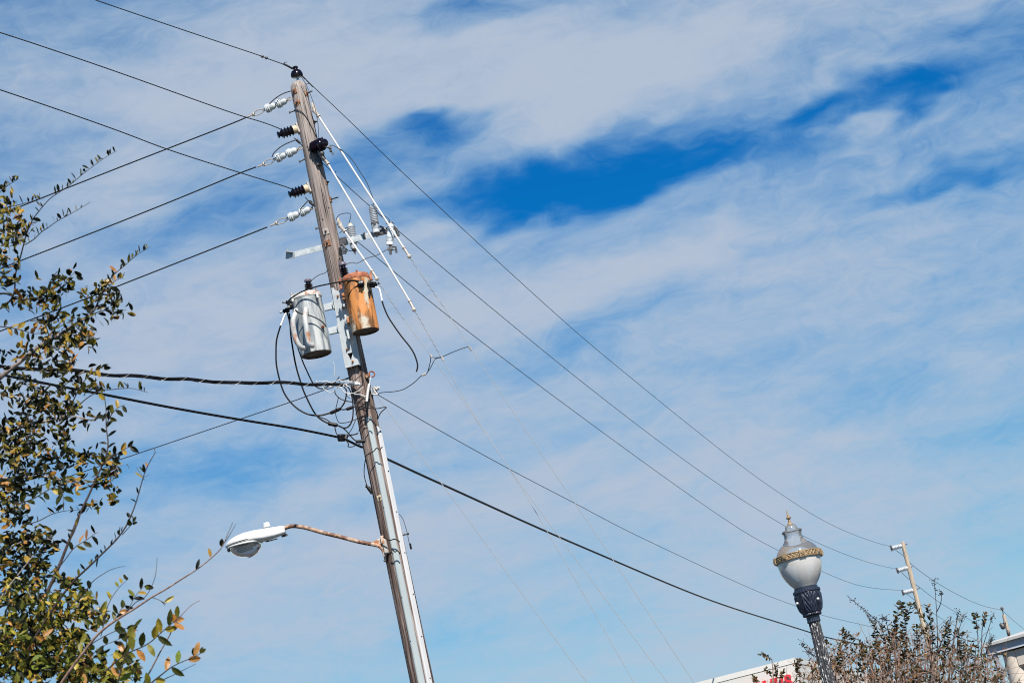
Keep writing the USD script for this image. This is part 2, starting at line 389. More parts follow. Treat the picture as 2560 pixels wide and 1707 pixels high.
M['shaded_base'] = pm('shaded_tank_base', (.035, .025, .018), (.12, .085, .06), 14, rough=.8)  # dark tone paints shade into the tank undersides
M['dark_hole'] = pm('dark_hole', (.012, .011, .011), rough=.8)
M['lamp_white'] = pm('white_lamp_paint', (.56, .56, .55), (.63, .63, .62), 9, rough=.4, c3=(.50, .50, .50), s3=14, lo3=.62, hi3=.72)
M['arm_rust'] = pm('rust_blotched_paint', (.42, .33, .26), (.30, .16, .085), 12, rough=.65, c3=(.13, .055, .03), s3=9, lo3=.44, hi3=.54)
M['bracket_rust'] = pm('rusty_bracket_paint', (.46, .45, .42), (.46, .32, .22), 12, rough=.6, c3=(.34, .13, .045), s3=9, lo3=.44, hi3=.54)
M['lens'] = glass_mat('ribbed_lens', (.60, .63, .66), (.26, .28, .29), .20, .04)
M['reflector'] = pm('lamp_reflector', (.5, .5, .5), (.62, .62, .62), 8, rough=.35, metal=.6)
M['globe_top'] = glass_mat('clear_globe_cap', (.86, .88, .90), (.62, .65, .67), .24, .04)
M['globe_low'] = glass_mat('frosted_globe', (.92, .92, .92), (.92, .90, .87), .68, .08)
M['gold'] = pm('tan_gold_paint', (.22, .15, .08), (.34, .24, .135), 40, rough=.5, metal=.15)
M['navy'] = pm('dark_blue_black_paint', (.012, .017, .032), (.022, .028, .05), 30, rough=.35)
M['post_black'] = pm('chalky_black_paint', (.020, .020, .023), (.045, .045, .05), 18, rough=.55, c3=(.55, .54, .52), s3=40, lo3=.555, hi3=.62, st3=(1.6, 1.6, .7))
M['stucco'] = pm('pale_stucco', (.50, .485, .455), (.56, .545, .515), .8, rough=.9)
M['coping'] = pm('pale_coping', (.53, .52, .49), (.58, .57, .54), 2, rough=.7)
M['sign_red'] = pm('sign_red', (.62, .02, .035), (.70, .03, .045), 3, rough=.4)
M['cream'] = pm('cream_wall', (.50, .44, .37), (.57, .51, .44), 3, rough=.85)
M['fascia'] = pm('grey_fascia', (.40, .42, .46), (.52, .53, .56), 5, rough=.6, stretch=(.6, 2, 2))
M['shingle'] = pm('pale_roof_edge', (.36, .35, .34), (.48, .47, .45), 9, rough=.85)
M['soffit'] = pm('tan_soffit', (.50, .40, .32), (.58, .47, .38), 4, rough=.8)
M['spout'] = pm('grey_blue_downspout', (.22, .25, .31), (.30, .33, .38), 6, rough=.5)
M['pane'] = pm('dark_window_glass', (.012, .011, .010), (.03, .026, .022), 3, rough=.08)
M['bark'] = pm('pale_grey_bark', (.16, .125, .11), (.38, .32, .29), 30, rough=.85, stretch=(1, 1, .4), bump=.3)
M['twig'] = pm('dark_twig_bark', (.028, .017, .015), (.07, .045, .04), 40, rough=.8)
M['tan_twig'] = pm('tan_twig_bark', (.18, .10, .070), (.39, .255, .185), 30, rough=.8)
M['seed'] = pm('dark_seed_head', (.025, .030, .045), (.06, .05, .05), 30, rough=.7)
M['ground'] = pm('worn_asphalt', (.035, .035, .036), (.06, .058, .056), .6, rough=1.0, detail=8)
# ------------------------------------------------------------------ ground
g = MB().add([(-700, -400, 0), (700, -400, 0), (700, 1200, 0), (-700, 1200, 0)], [[0, 1, 2, 3]])
gp = usdkit.mesh(stage, '/World/ground', g.arrays(), M['ground'])
meta(gp.GetPrim(), kind='structure')

# ------------------------------------------------------------------ the near utility pole
PY = 32.0
PX = mpp(PY, 880, 800)                      # metres per photograph pixel at the pole
P = lambda px, py, dy=0.0: at(px, py, PY + dy)
PA, PB = P(743, 205), P(1056, 1707)
base = PB + (PA - PB) * ((0 - PB[2]) / (PA - PB)[2])
PH = np.linalg.norm(PA - base)
PDIR = unit(PA - base)
PR = frame(PDIR, up=(0, -1, 0))
r_top, r_low = 20.5 * PX, 28.5 * PX
t_low = np.linalg.norm(PB - base) / PH
pole_r = lambda h: r_top + (r_low - r_top) * (PH - h) / (PH * (1 - t_low))


def axis_h(p):
    return (np.asarray(p) - base) @ PDIR


def on_pole(px, py, lift=0.0):
    """The point of the pole's face seen at a pixel, and its outward direction."""
    d = ray(px, py); lo, best = None, None
    for Y in np.linspace(PY - .35, PY + .1, 226):
        p = EYE + d * (Y / d[1])
        h = axis_h(p)
        q = p - base - PDIR * h
        e = np.linalg.norm(q) - pole_r(h)
        if best is None or e < best[0]:
            best = (e, p, unit(q))
        if e <= 0:
            break
    return best[1] + best[2] * lift, best[2]


pole = Thing('utility_pole', 'weathered tall wooden utility pole carrying two transformers and a street light arm', 'utility pole', base, PR)
hs = np.r_[np.linspace(0, PH - .25, 60), PH - .14, PH - .06, PH - .015, PH]
prof = [(h, pole_r(h)) for h in hs[:-3]] + [(PH - .06, r_top * .93), (PH - .015, r_top * .66), (PH, r_top * .42)]


def pole_shape(z, r, th):
    n = meshkit.fbm(np.stack([np.cos(th) * 2.2 + 0 * z, np.sin(th) * 2.2 + 0 * z, z * .45 + 0 * th], -1), 3, 4)
    crack = np.exp(-((np.angle(np.exp(1j * (th + 1.45 + .10 * np.sin(z * .9))))) / .035) ** 2) + np.exp(-((np.angle(np.exp(1j * (th + .6 + .08 * np.sin(z * .7 + 2))))) / .03) ** 2) * (z > 8) + np.exp(-((np.angle(np.exp(1j * (th + 2.2 + .1 * np.sin(z * .5 + 1))))) / .03) ** 2)
    return r * (1 + .05 * (n - .5)) - .012 * crack


pole.add('shaft', MB().lathe(prof, 96, fn=pole_shape), M['wood'], local=True, smooth=True)


def washer(px, py, w, mat, bolt='short', tilt=0.0, blen=.035):
    p, n = on_pole(px, py)
    B = frame(n, up=PDIR)
    c, s = math.cos(tilt), math.sin(tilt)
    B = B @ np.array([[c, -s, 0], [s, c, 0], [0, 0, 1]])
    path = pole.add('washer', MB().box(p + n * .004, (w, w, .012), B, .003), mat)
    if bolt:
        pole.add('bolt', MB().lathe([(0, .017), (.016, .017), (.018, .010), (blen, .009)], 6, p + n * .009, n), M['zinc_dark'], parent=path)


washer(737, 229, .072, M['rust'], tilt=.2)
washer(743.5, 257, .075, M['rust'], tilt=.7)
washer(766, 235, .075, M['rust'], blen=.10)
washer(816, 457, .06, M['rust'])
washer(826, 499, .085, M['rust'], blen=.11)
washer(815, 579, .085, M['cast'], blen=.05)
washer(819, 608, .085, M['rust'], blen=.05)
washer(785, 306, .06, M['rust'])
washer(950, 1244, .075, M['tan_cap'], tilt=.1, blen=.02)
for px, py, q in ((735, 278, (723, 282)), (760, 399, (748, 405)), (798, 569, (789, 572)), (793, 350, (807, 345)), (1010, 1336, (1022, 1333))):
    p, n = on_pole(px, py)
    e = at(q[0], q[1], p[1])
    pole.add('step_bolt', MB().tube([p - (e - p) * .3, e], .011, 8).lathe([(0, .02), (.014, .02)], 6, e - unit(e - p) * .012, e - p), M['zinc_dark'])
for px, py in ((807, 549), (843, 561), (768, 367), (897, 1004), (911, 1070), (926, 1135), (948, 1213), (840, 430), (822, 520)):
    p, n = on_pole(px, py)
    pole.add('bolt_hole', MB().lathe([(-.01, .012), (.003, .012)], 8, p, n), M['dark_hole'])

# ------------------------------------------------------------------ insulators
def sheds(z0, z1, n, rc, rs, out=None):
    p = (z1 - z0) / n
    out = out if out is not None else []
    for i in range(n):
        z = z0 + i * p
        out += [(z, rc), (z + .18 * p, rc), (z + .30 * p, rs * .93), (z + .45 * p, rs), (z + .6 * p, rs * .97), (z + .74 * p, rc * 1.05)]
    return out + [(z1, rc)]


pin = Thing('pin_insulator', 'dark glazed pin insulator standing on the tip of the wooden pole', 'insulator', P(746, 206, 0), frame(P(738, 166, 0) - P(748, 212, 0)))
pin.add('pin', MB().lathe([(-.05, .022), (.10, .018), (.12, .03), (.13, .012)], 12), M['zinc'], local=True)
pin.add('insulator_body', MB().lathe([(.08, .03), (.085, .07), (.095, .086), (.13, .085), (.17, .066), (.185, .038), (.20, .03), (.215, .038), (.235, .038), (.245, .02)], 28), M['brown_glaze'], local=True)


def post_ins(px0, px1, dy0, dy1, label, tan=True, first=None):
    a, b = P(*px0, dy0), P(*px1, dy1)
    R = frame(b - a)
    if first:
        return first.copy(label, a, R, 'dark post insulators on the pole')
    t = Thing('post_insulator', label, 'insulator', a, R, 'dark post insulators on the pole')
    t.add('base', MB().box((0, 0, .005), (.12, .15, .025), None, .006), M['cast'], local=True)
    t.add('neck', MB().lathe([(.017, .06), (.075, .058)], 20), M['tan_cap'], local=True)
    t.add('ribbed_body', MB().lathe(sheds(.07, .25, 4, .052, .076), 26), M['brown_glaze'], local=True)
    t.add('head', MB().lathe([(.25, .046), (.262, .034), (.274, .032), (.288, .05), (.30, .048), (.306, .03)], 20), M['brown_glaze'], local=True)
    return t


post1 = post_ins((745, 322), (707, 334), -.02, -.06, 'dark ribbed post insulator on the left of the pole, nearer its top')
post_ins((773, 470), (737, 482), -.02, -.06, 'dark ribbed post insulator on the left of the pole, below the other one', first=post1)
rp, rn = on_pole(781, 372)
big = Thing('side_post_insulator', 'large shiny dark ribbed insulator on the front right of the pole', 'insulator', rp, frame(P(814, 356, -.34) - rp))
big.add('mount', MB().lathe([(-.03, .05), (.05, .045)], 16), M['zinc_dark'], local=True)
big.add('ribbed_body', MB().lathe(sheds(.03, .24, 4, .062, .094) + [(.25, .05), (.27, .045)], 28), M['brown_glaze'], local=True)
big.add('head', MB().lathe([(.265, .04), (.28, .058), (.30, .056), (.31, .03)], 20), M['brown_glaze'], local=True)
m = MB()
pl, nl = on_pole(792, 392)
m.box(pl + nl * .03, (.09, .30, .06), frame(nl, up=PDIR), .01)
m.ball(P(805, 384, -.26), .035, 2).tube([P(796, 378, -.24), P(806, 394, -.25), P(812, 400, -.24)], .022, 8)
big.add('dark_bracket', m, M['zinc_dark'])


def strain(px0, px1, label, first=None):
    """Two pale bells in a string and a loop of wire, from the pole outward."""
    a, b = P(*px0, -.05), P(*px1, .12)
    R = frame(b - a)
    if first:
        return first.copy(label, a, R, 'pale strain insulators on the pole')
    t = Thing('strain_insulator', label, 'insulator', a, R, 'pale strain insulators on the pole')
    m = MB().ring((0, 0, .02), (1, 0, 0), .025, .008, 14).tube([(0, .014, .03), (0, .014, .10)], .008, 6).tube([(0, -.014, .03), (0, -.014, .10)], .008, 6).box((0, 0, .075), (.05, .02, .03))
    t.add('clevis', m, M['cast'], local=True)
    for k in range(2):
        z = .08 + k * .175
        t.add('bell', MB().lathe([(z, .022), (z + .012, .038), (z + .03, .048), (z + .075, .05), (z + .083, .045), (z + .09, .062), (z + .098, .066), (z + .104, .052), (z + .111, .052), (z + .117, .066), (z + .124, .067), (z + .13, .052), (z + .137, .052), (z + .143, .064), (z + .15, .06), (z + .155, .03)], 26), M['pale_glaze'], local=True)
        t.add('link', MB().tube([(0, .012, z + .14), (0, .012, z + .20)], .007, 6).tube([(0, -.012, z + .14), (0, -.012, z + .20)], .007, 6).ring((0, 0, z + .185), (1, 0, 0), .016, .006, 12), M['zinc_dark'], local=True)
    L = np.linalg.norm(b - a)
    loop = MB()
    for s in (-1, 1):
        loop.tube(smooth_line([(0, s * .012, .44), (0, s * .034, .50), (0, s * .03, .56), (0, s * .012, .62), (0, 0, L)], 16), .008, 6)
    loop.ring((0, 0, .60), (0, 0, 1), .022, .012, 12).tube([(0, 0, .60), (0, 0, L)], .011, 7)
    t.add('wire_grip', loop, M['cast'], local=True)
    return t


s1 = strain((729, 246), (618, 293), 'uppermost string of two pale bell insulators left of the pole')
strain((755, 369), (638, 420), 'middle string of two pale bell insulators, between the dark post insulators', first=s1)
strain((788, 517), (668, 568), 'lowest string of two pale bell insulators left of the pole', first=s1)

# ------------------------------------------------------------------ cross arm with arresters
arm = Thing('steel_bracket_arm', 'flat grey steel bracket arm crossing the pole above the transformers', 'bracket', P(816, 607, -.12))
e0, e1 = P(729, 640, -.02), P(992, 576, -.30)
pa, _ = on_pole(816, 618)
ax = unit(e1 - e0)
for q0, q1 in (((729, 638), (812, 617)), ((851, 607), (992, 571))):
    a, b = (P(q0[0], q0[1], -.16 if q0[0] > 800 else -.02), P(q1[0], q1[1], -.16 if q0[0] > 800 else -.02))
    B = frame(V(0, -1, 0), up=PDIR); u = unit(b - a); w = unit(np.cross(u, V(0, 1, 0))); Bx = np.stack([u, w, np.cross(u, w)], 1)
    m = MB().box((a + b) / 2, (np.linalg.norm(b - a), .082, .008), Bx).box((a + b) / 2 + w * .037 * np.sign(w[2]) + V(0, .03, 0), (np.linalg.norm(b - a), .008, .055), Bx)
    arm.add('flat_bar', m, M['zinc'])
m = MB().box(P(725, 639, -.02), (.006, .14, .09), frame(unit(V(.25, -.1, 1))), 0).box(P(724, 632, -.02), (.12, .10, .008), frame(unit(V(.35, 0, 1)))).lathe([(0, .012), (.05, .012)], 8, P(720, 631, -.02), (0, 0, 1))
arm.add('end_bracket', m, M['zinc'])
m = MB().box(P(858, 604, -.16), (.075, .10, .10), frame(ax)).tube([P(858, 612, -.2), P(864, 622, -.22), P(864, 634, -.2), P(857, 634, -.18), P(856, 618, -.18)], .015, 8)
arm.add('clamp', m, M['zinc_dark'])
m = MB().box(P(955, 580, -.20), (.17, .075, .06), np.stack([ax, unit(np.cross(V(0, 1, 0), ax)), V(0, 1, 0)], 1)).tube([P(950, 566, -.22), P(962, 572, -.24), P(975, 582, -.24)], .014, 7).tube([P(940, 582, -.22), P(954, 574, -.24), P(960, 568, -.24)], .01, 7)
arm.add('cutout_mount', m, M['zinc_dark'])
arm.add('dark_strap', MB().box(P(911, 590, -.168), (.030, .088, .02), np.stack([ax, unit(np.cross(V(0, 1, 0), ax)), V(0, 1, 0)], 1)), M['zinc_dark'])


def upright(name, px0, px1, dy, label, prof, mat, cat='surge arrester'):
    a, b = P(*px0, dy), P(*px1, dy)
    t = Thing(name, label, cat, b, frame(a - b, up=(0, -1, 0)))
    L = np.linalg.norm(a - b)
    t.add('ribbed_body', MB().lathe(prof(L), 24), mat, local=True)
    return t, L


t, L = upright('surge_arrester', (876, 563), (886, 624), -.10, 'slim grey ribbed arrester hanging behind the steel arm, closest to the pole', lambda L: [(0, .03), (.02, .045), (.07, .05)] + sheds(.08, L * .5, 3, .044, .058) + sheds(L * .52, L * .96, 6, .042, .060) + [(L, .03)], M['grey_glaze'])
t.add('cap', MB().lathe([(L - .005, .035), (L + .012, .03), (L + .03, .01)], 12), M['tan_cap'], local=True)
t.add('terminal', MB().lathe([(-.07, .008), (-.04, .01), (-.03, .022), (.005, .04)], 10), M['zinc_dark'], local=True)
t, L = upright('surge_arrester', (931, 516), (941, 584), -.26, 'tall grey ribbed arrester standing on the right end of the steel arm', lambda L: [(0, .03), (.012, .05), (.06, .052)] + sheds(.065, L * .30, 3, .047, .056) + [(L * .31, .05), (L * .42, .05)] + sheds(L * .43, L * .98, 9, .042, .058) + [(L, .03)], M['grey_glaze'])
t.add('cap', MB().lathe([(L - .005, .03), (L + .02, .014)], 10), M['zinc_dark'], local=True)
t.add('band', MB().lathe([(L * .33, .054), (L * .40, .054)], 20).box((0, .05, L * .36), (.03, .05, .05)), M['zinc_dark'], local=True)
t.add('terminal', MB().lathe([(-.05, .012), (-.02, .03), (.01, .045)], 10), M['zinc_dark'], local=True)
t, L = upright('fuse_cutout', (977, 560), (974, 614), -.30, 'grey ribbed fuse cutout with black open jaws on the tip of the steel arm', lambda L: [(0, .03), (.008, .05), (.05, .05)] + sheds(.055, L * .42, 4, .042, .053) + [(L * .43, .046), (L * .62, .046)] + sheds(L * .63, L * .9, 3, .04, .05) + [(L * .92, .045), (L, .04)], M['white_glaze'], 'fuse cutout')
t.add('cap', MB().lathe([(L - .005, .045), (L + .02, .035), (L + .03, .01)], 12).box((.02, 0, L + .01), (.09, .03, .02)), M['zinc_dark'], local=True)
m = MB().tube([P(975, 612, -.30), P(978, 622, -.32), P(976, 632, -.32), P(977, 636, -.32)], .018, 8).box(P(975, 622, -.32), (.07, .04, .04)).tube([P(980, 617, -.32), P(989, 617, -.32), P(991, 626, -.32), P(991, 632, -.32)], .014, 7).tube([P(976, 624, -.32), P(988, 625, -.32)], .01, 6)
t.add('lower_jaw', m, M['zinc_dark'])
m = MB().tube([P(984, 566, -.28), P(993, 578, -.26), P(996, 590, -.26)], .022, 8).tube([P(985, 592, -.26), P(996, 588, -.26)], .016, 6)
t.add('upper_jaw', m, M['zinc_dark'])

# ------------------------------------------------------------------ transformers
plate = Thing('transformer_mount', 'pale grey steel mounting channel bolted to the pole between both transformers', 'mounting plate', P(866, 915, -.17))
a, b = P(845, 716, -.165), P(880, 916, -.195)
u = unit(b - a); nrm = unit(V(-.30, -1, 0)); nrm = unit(nrm - u * (nrm @ u)); w = np.cross(nrm, u)
Bp = np.stack([w, u, nrm], 1); Lp = np.linalg.norm(b - a)
hw = .098
yv = np.linspace(0, Lp, 2)
out = Polygon([(-hw, 0), (-hw, Lp), (hw, Lp), (hw, 0)])
out = out.difference(Point(0, 0).buffer(.062)).difference(affinity.translate(Polygon([(-.03, 0), (.05, 0), (.005, .11)]), .0, Lp - .19))
m = MB()
tm_ = trimesh.creation.extrude_polygon(out, .01, engine='earcut')
m.add(tm_.vertices @ Bp.T + a, tm_.faces)
plate.add('face', m, M['plate'])
for s in (-1, 1):
    m = MB().box(a + Bp @ V(s * hw, Lp / 2, -.035), (.008, Lp, .075), Bp)
    plate.add('flange', m, M['plate'])
for k, (x, y) in enumerate(((-.02, .14), (.03, .33), (-.02, Lp - .25), (.03, Lp - .06))):
    plate.add('bolt', MB().lathe([(0, .018), (.016, .018), (.018, .009), (.035, .009)], 6, a + Bp @ V(x, y, .008), nrm), M['rust'])
for q in ((871, 838), (859, 757), (866, 800)):
    plate.add('hanger_lug', MB().box(P(q[0], q[1], -.27), (.03, .10, .13), frame(PDIR, up=(0, -1, 0)), .004), M['plate'])


def tank(name, label, top, bot, rpx, dy, m_tank, m_lid, taper=1.0):
    a, b = P(*top, dy), P(*bot, dy)
    t = Thing(name, label, 'transformer', b, frame(a - b, up=(0, -1, 0)))
    H, r = np.linalg.norm(a - b), rpx * PX
    t.H, t.r = H, r
    t.add('tank', MB().lathe([(.018, r * .2), (.018, r * .93), (0, r * .95), (0, r * .985), (.012, r), (H * .5, r), (H - .04, r)], 64), m_tank, local=True)
    t.add('tank_base', MB().lathe([(.016, r * .15), (.012, r * .8), (-.004, r * .9), (-.004, r * .965), (.014, r * .99)], 48), M['shaded_base'], local=True)  # underside and rim, with their shade put into the dark colour
    t.add('lid_band', MB().lathe([(H - .045, r), (H - .045, r * 1.03), (H - .02, r * 1.045), (H - .005, r * 1.03), (H - .002, r)], 64), m_lid, local=True)
    t.add('lid', MB().lathe([(H - .01, r * 1.01), (H + .02, r * .97), (H + .035, r * .8), (H + .042, r * .2)], 48), m_lid, local=True)
    return t


def bushing(t, base_px, top_px, dy, r):
    a, b = P(*base_px, dy), P(*top_px, dy)
    L = np.linalg.norm(b - a)
    prof = [(-.03, r * .7), (0, r * .7)] + sheds(0, L * .58, 4, r * .55, r * 1.05) + [(L * .60, r * .62), (L * .74, r * .66)]
    p = t.add('bushing', MB().lathe(prof, 24, a, b - a), M['brown_glaze'])
    t.add('bushing_cap', MB().lathe([(L * .73, r * .7), (L * .76, r * .95), (L * .86, r * .98), (L * .95, r * .8), (L, r * .4)], 20, a, b - a), M['brown_cap'], parent=p)


def lv(t, c, nrm, r=.042):
    r *= .8
    """A low-voltage bushing with its bolted connector."""
    c = np.asarray(c); nrm = unit(nrm)
    p = t.add('side_bushing', MB().lathe([(-.03, r), (0, r * 1.35), (.02, r * 1.35), (.03, r), (.05, r * 1.1), (.06, r * .6)], 18, c, nrm), M['black'])
    t.add('connector', MB().box(c + nrm * .085, (.034, .028, .045), frame(nrm), .006).lathe([(0, .010), (.04, .010)], 6, c + nrm * .085, np.cross(nrm, V(0, 0, 1))), M['zinc'], parent=p)


tw = tank('transformer', 'pale grey can transformer with two curved fins, left of the pole', (764, 741), (791.5, 886), 38.5, -.12, M['tank_white'], M['lid_pale'])
bushing(tw, (773, 728), (769.5, 697), -.12, .055)
lv(tw, P(726, 766, -.32), unit(P(718, 768, -.45) - P(735, 764, -.15)))
lv(tw, P(718, 776, -.22), V(-1, -.25, -.1), .034)
lv(tw, P(724, 757, -.30), V(-.9, -.6, .2), .03)
for pts in ([(731, 790), (733, 782), (740, 776), (738, 786), (733, 800), (735, 830), (742, 854), (752, 868), (760, 870)], [(757, 776), (759, 769), (765, 772), (763, 790), (765, 815), (771, 850), (776, 862), (782, 864)]):
    pts = pts[2:]
    n = len(pts)
    dy = [-.36, -.44, -.47, -.47, -.46, -.42, -.33][:n]
    line = smooth_line([P(q[0], q[1], d) for q, d in zip(pts, dy)], 28)
    tw.add('fin', MB().tube(line, .036, 14), M['fin'])
for px, py in ((793, 737), (731, 747)):
    p = P(px, py, -.32)
    tw.add('lid_clip', MB().box(p, (.03, .03, .10), frame(PDIR), .006).lathe([(0, .012), (.07, .012)], 6, p + V(0, 0, .02), (0, -.3, 1)), M['lid_pale'])
tw.add('drain_plug', MB().lathe([(0, .022), (.03, .022), (.032, .012), (.055, .012)], 8, P(806, 818, -.26), (.5, -1, 0)), M['rust_dark'])
for (c, sz) in (((822, 767), (24, 17)), ((834, 826), (25, 17))):
    cc = P(c[0], c[1], -.13)
    m = MB().box(cc, (sz[0] * PX, .05, sz[1] * PX), None, .004).box(cc + V(sz[0] * PX * .5, -.02, 0), (.012, .12, sz[1] * PX * 1.25), None, .003)
    tw.add('hanger_arm', m, M['plate'])
tr = tank('transformer', 'rust streaked orange can transformer on the right front of the pole', (889, 694), (914.5, 829), 34, -.36, M['tank_rust'], M['lid_rust'])
bushing(tr, (863, 692), (855, 655), -.42, .055)
lv(tr, P(902, 711, -.54), V(.25, -1, 0), .046)
lv(tr, P(926, 709, -.50), V(.7, -.75, 0), .046)
lv(tr, P(932, 713, -.40), V(1, -.3, 0), .034)
for px, py, d in ((893, 693, -.53), (928, 698, -.48), (851, 712, -.48)):
    tr.add('lid_clip', MB().box(P(px, py, d), (.032, .03, .13), frame(PDIR), .005).lathe([(0, .012), (.05, .012)], 6, P(px, py - 9, d), (0, -.2, 1)), M['lid_rust'])
# burnt patch, laid round the can
bl = Point(0, 0).buffer(.03).union(affinity.translate(Point(0, 0).buffer(.022), .012, -.035)).union(affinity.translate(Point(0, 0).buffer(.02), -.014, .02)).union(affinity.translate(Point(0, 0).buffer(.012), .018, -.066))
e = trimesh.creation.extrude_polygon(bl, .002, engine='earcut')
vv = np.array(e.vertices)
wx = tr.R.T @ V(1, 0, 0); base_ang = math.atan2(wx[1], wx[0]); fy = tr.R.T @ V(0, -1, 0); sgn = np.sign(np.cross([wx[0], wx[1], 0], [fy[0], fy[1], 0])[2])
ang = base_ang + sgn * (.62 + vv[:, 0] / tr.r)
loc = np.stack([(tr.r + .001 + vv[:, 2]) * np.cos(ang), (tr.r + .001 + vv[:, 2]) * np.sin(ang), tr.H - .29 + vv[:, 1]], 1)
tr.add('burnt_patch', MB().add(loc, e.faces), M['dark_hole'], local=True)
tr.add('hanger_arm', MB().box(P(862, 742, -.32), (.07, .10, .09), None, .004).box(P(874, 800, -.32), (.07, .10, .09), None, .004), M['bracket_rust'])
# ------------------------------------------------------------------ overhead lines
def wire(label, px, Y0, Y1=None, r=.007, mat='conductor', cat='wire', name='overhead_wire', sides=6, per=6, group=None):
    p = path3(px, Y0, Y1, per)
    return single(name, MB().tube(p, r, sides), M[mat], label, cat, group, smooth=True), p


Q = PY
t = Thing('overhead_wire', 'topmost line wire, from the upper left over the pole top insulator', 'wire', P(735, 168))
lft = path3([(200, -14), (237, 0), (600, 123), (653, 141), (685, 153), (710, 162), (735, 174)], 27.4, Q)
t.add('left_span', MB().tube(lft, .0065, 6), M['conductor'])
rgt = path3([(735, 174), (753, 188), (781, 215), (855, 285), (1008, 433), (1384, 780), (1543, 916), (1840, 1154), (1961, 1240), (2050, 1296), (2130, 1334), (2198, 1358), (2230, 1366)], Q, 90)
t.add('right_span', MB().tube(rgt, np.linspace(.0060, .0058, len(rgt)), 6), M['conductor'])
m = MB()
for k, (x, y) in enumerate(((656, 142), (666, 145.5))):
    m.ball(at(x, y, 31.2), .022, 1)
t.add('splice_clamp', m, M['zinc_dark'])
hx = path3([(708, 160), (722, 167), (731, 172)], 31.9, Q, n=60)
ang = np.linspace(0, 2 * np.pi * 9, 60)
t.add('tie_wire', MB().tube(hx + .013 * np.stack([np.cos(ang), np.sin(ang) * .5, np.sin(ang)], 1), .005, 5).tube(path3([(710, 160), (713, 156), (717, 157)], 31.9), .005, 5), M['conductor'])
t.add('right_tie', MB().tube(path3([(745, 182), (751, 186), (757, 192), (764, 199)], Q), .012, 6).tube(path3([(766, 201), (774, 209), (783, 218)], Q), .010, 6), M['conductor'])

wire('middle line wire, from the left edge to the upper dark post insulator', [(-40, 70), (0, 82), (300, 183), (600, 289), (653, 305), (694, 320), (713, 329)], 26.4, Q)
wire('lower line wire on the left, running to the lower dark post insulator', [(-40, 212), (0, 225), (300, 329), (414, 372), (600, 432), (642, 445), (685, 458), (732, 474), (742, 480)], 25.8, Q)
for nm, pp_ in (('upper', [(735, 345), (745, 353), (751, 360), (760, 368)]), ('lower', [(763, 493), (770, 501), (778, 508), (788, 515)])):
    t = Thing('line_tap', f'short piece of line wire with a dark clamp under the {nm} dark post insulator', 'wire', P(*pp_[0], -.06))
    t.add('wire', MB().tube(path3(pp_, Q - .06), .007, 6), M['conductor'])
    q = pp_[1] if nm == 'upper' else pp_[2]
    t.add('clamp', MB().tube([P(q[0] - 4, q[1] - 3, -.07), P(q[0] + 5, q[1] + 5, -.07)], .018, 8), M['black'])
wire('second line wire on the right, sagging from the pole to a far pole', [(790, 392), (807, 408), (925, 516), (1100, 664), (1241, 780), (1407, 916), (1645, 1101), (1840, 1239), (1962, 1314), (2010, 1340), (2108, 1383), (2200, 1413), (2240, 1421)], Q + .1, 90, .0058)
wire('third line wire on the right, lowest of the three bare lines to the far pole', [(845, 566), (893, 604), (1049, 732), (1108, 780), (1285, 916), (1550, 1112), (1836, 1313), (1945, 1375), (2052, 1426), (2138, 1460), (2200, 1471), (2255, 1475)], Q + .1, 90, .0058)
for lab, pts, Y1 in (('upper tap line running down left from the uppermost pale insulators', [(620, 292), (600, 301), (419, 372), (163, 472), (25, 527), (-40, 553)], 34.2),
                     ('middle tap line running down left from the middle pale insulators', [(640, 418), (600, 433), (420, 507), (51, 652), (-40, 687)], 34.4),
                     ('lowest tap line running down left behind the leafy branches', [(668, 568), (600, 595), (420, 666), (288, 718), (204, 751), (0, 828), (-40, 843)], 34.4)):
    wire(lab, pts, Q + .12, Y1, .0095)
for lab, pts, dy in (('jumper wire arching over the uppermost pale insulators', [(674, 261), (682, 252), (698, 240), (712, 233), (728, 228)], -.1),
                     ('jumper wire arching over the middle pale insulators', [(680, 393), (684, 384), (700, 369), (715, 360), (727, 355), (740, 350)], -.08),
                     ('jumper wire arching over the lowest pale insulators', [(750, 524), (760, 513), (770, 503), (776, 502), (781, 506)], -.08)):
    wire(lab, pts, Q + dy, None, .0075, 'conductor', 'jumper wire', 'jumper_wire')
wire('thin jumper curving down the right of the pole from its top insulator', [(752, 191), (764, 210), (774, 232), (785, 262), (792, 291), (796, 323), (797, 349)], Q - .2, Q - .3, .005, 'bluewire', 'jumper wire', 'jumper_wire')
wire('tiny stub wire joining the jumper and the topmost line', [(764, 211.6), (769, 210), (775, 209.5)], Q - .1, None, .005, 'conductor', 'jumper wire', 'jumper_wire')
pts = [(737, 276), (747, 276), (757, 283), (770, 302), (781, 325), (791, 346)]
single('ground_wire', MB().tube(smooth_line([on_pole(x, y, .012)[0] for x, y in pts], 30), .005, 6), M['conductor'], 'dark wire curving across the front of the pole near its top', 'wire', smooth=True)
t = Thing('line_clamp', 'small dark clamp with a pull ring dangling right of the large dark insulator', 'clamp', P(825, 372, -.32))
t.add('body', MB().ball(P(825, 370, -.32), .022, 2, (1, 1, 1.5)).ball(P(827, 378, -.32), .02, 2).tube([P(818, 368, -.32), P(829, 372, -.32)], .014, 7), M['zinc_dark'])
t.add('ring', MB().ring(P(832, 384.5, -.32), (.2, -1, .1), .014, .005).tube([P(828, 378, -.32), P(831, 383, -.32)], .006, 6), M['zinc_dark'])
wire('thin wire from the dangling clamp behind the white rod to the tall arrester', [(825, 366), (828, 363.5), (840, 368), (855, 376), (876, 395), (889, 412), (902, 433), (915, 453), (925, 476), (934, 502), (934, 510), (930, 516)], Q - .3, Q - .26, .0055, 'bluewire', 'wire', 'arrester_lead')
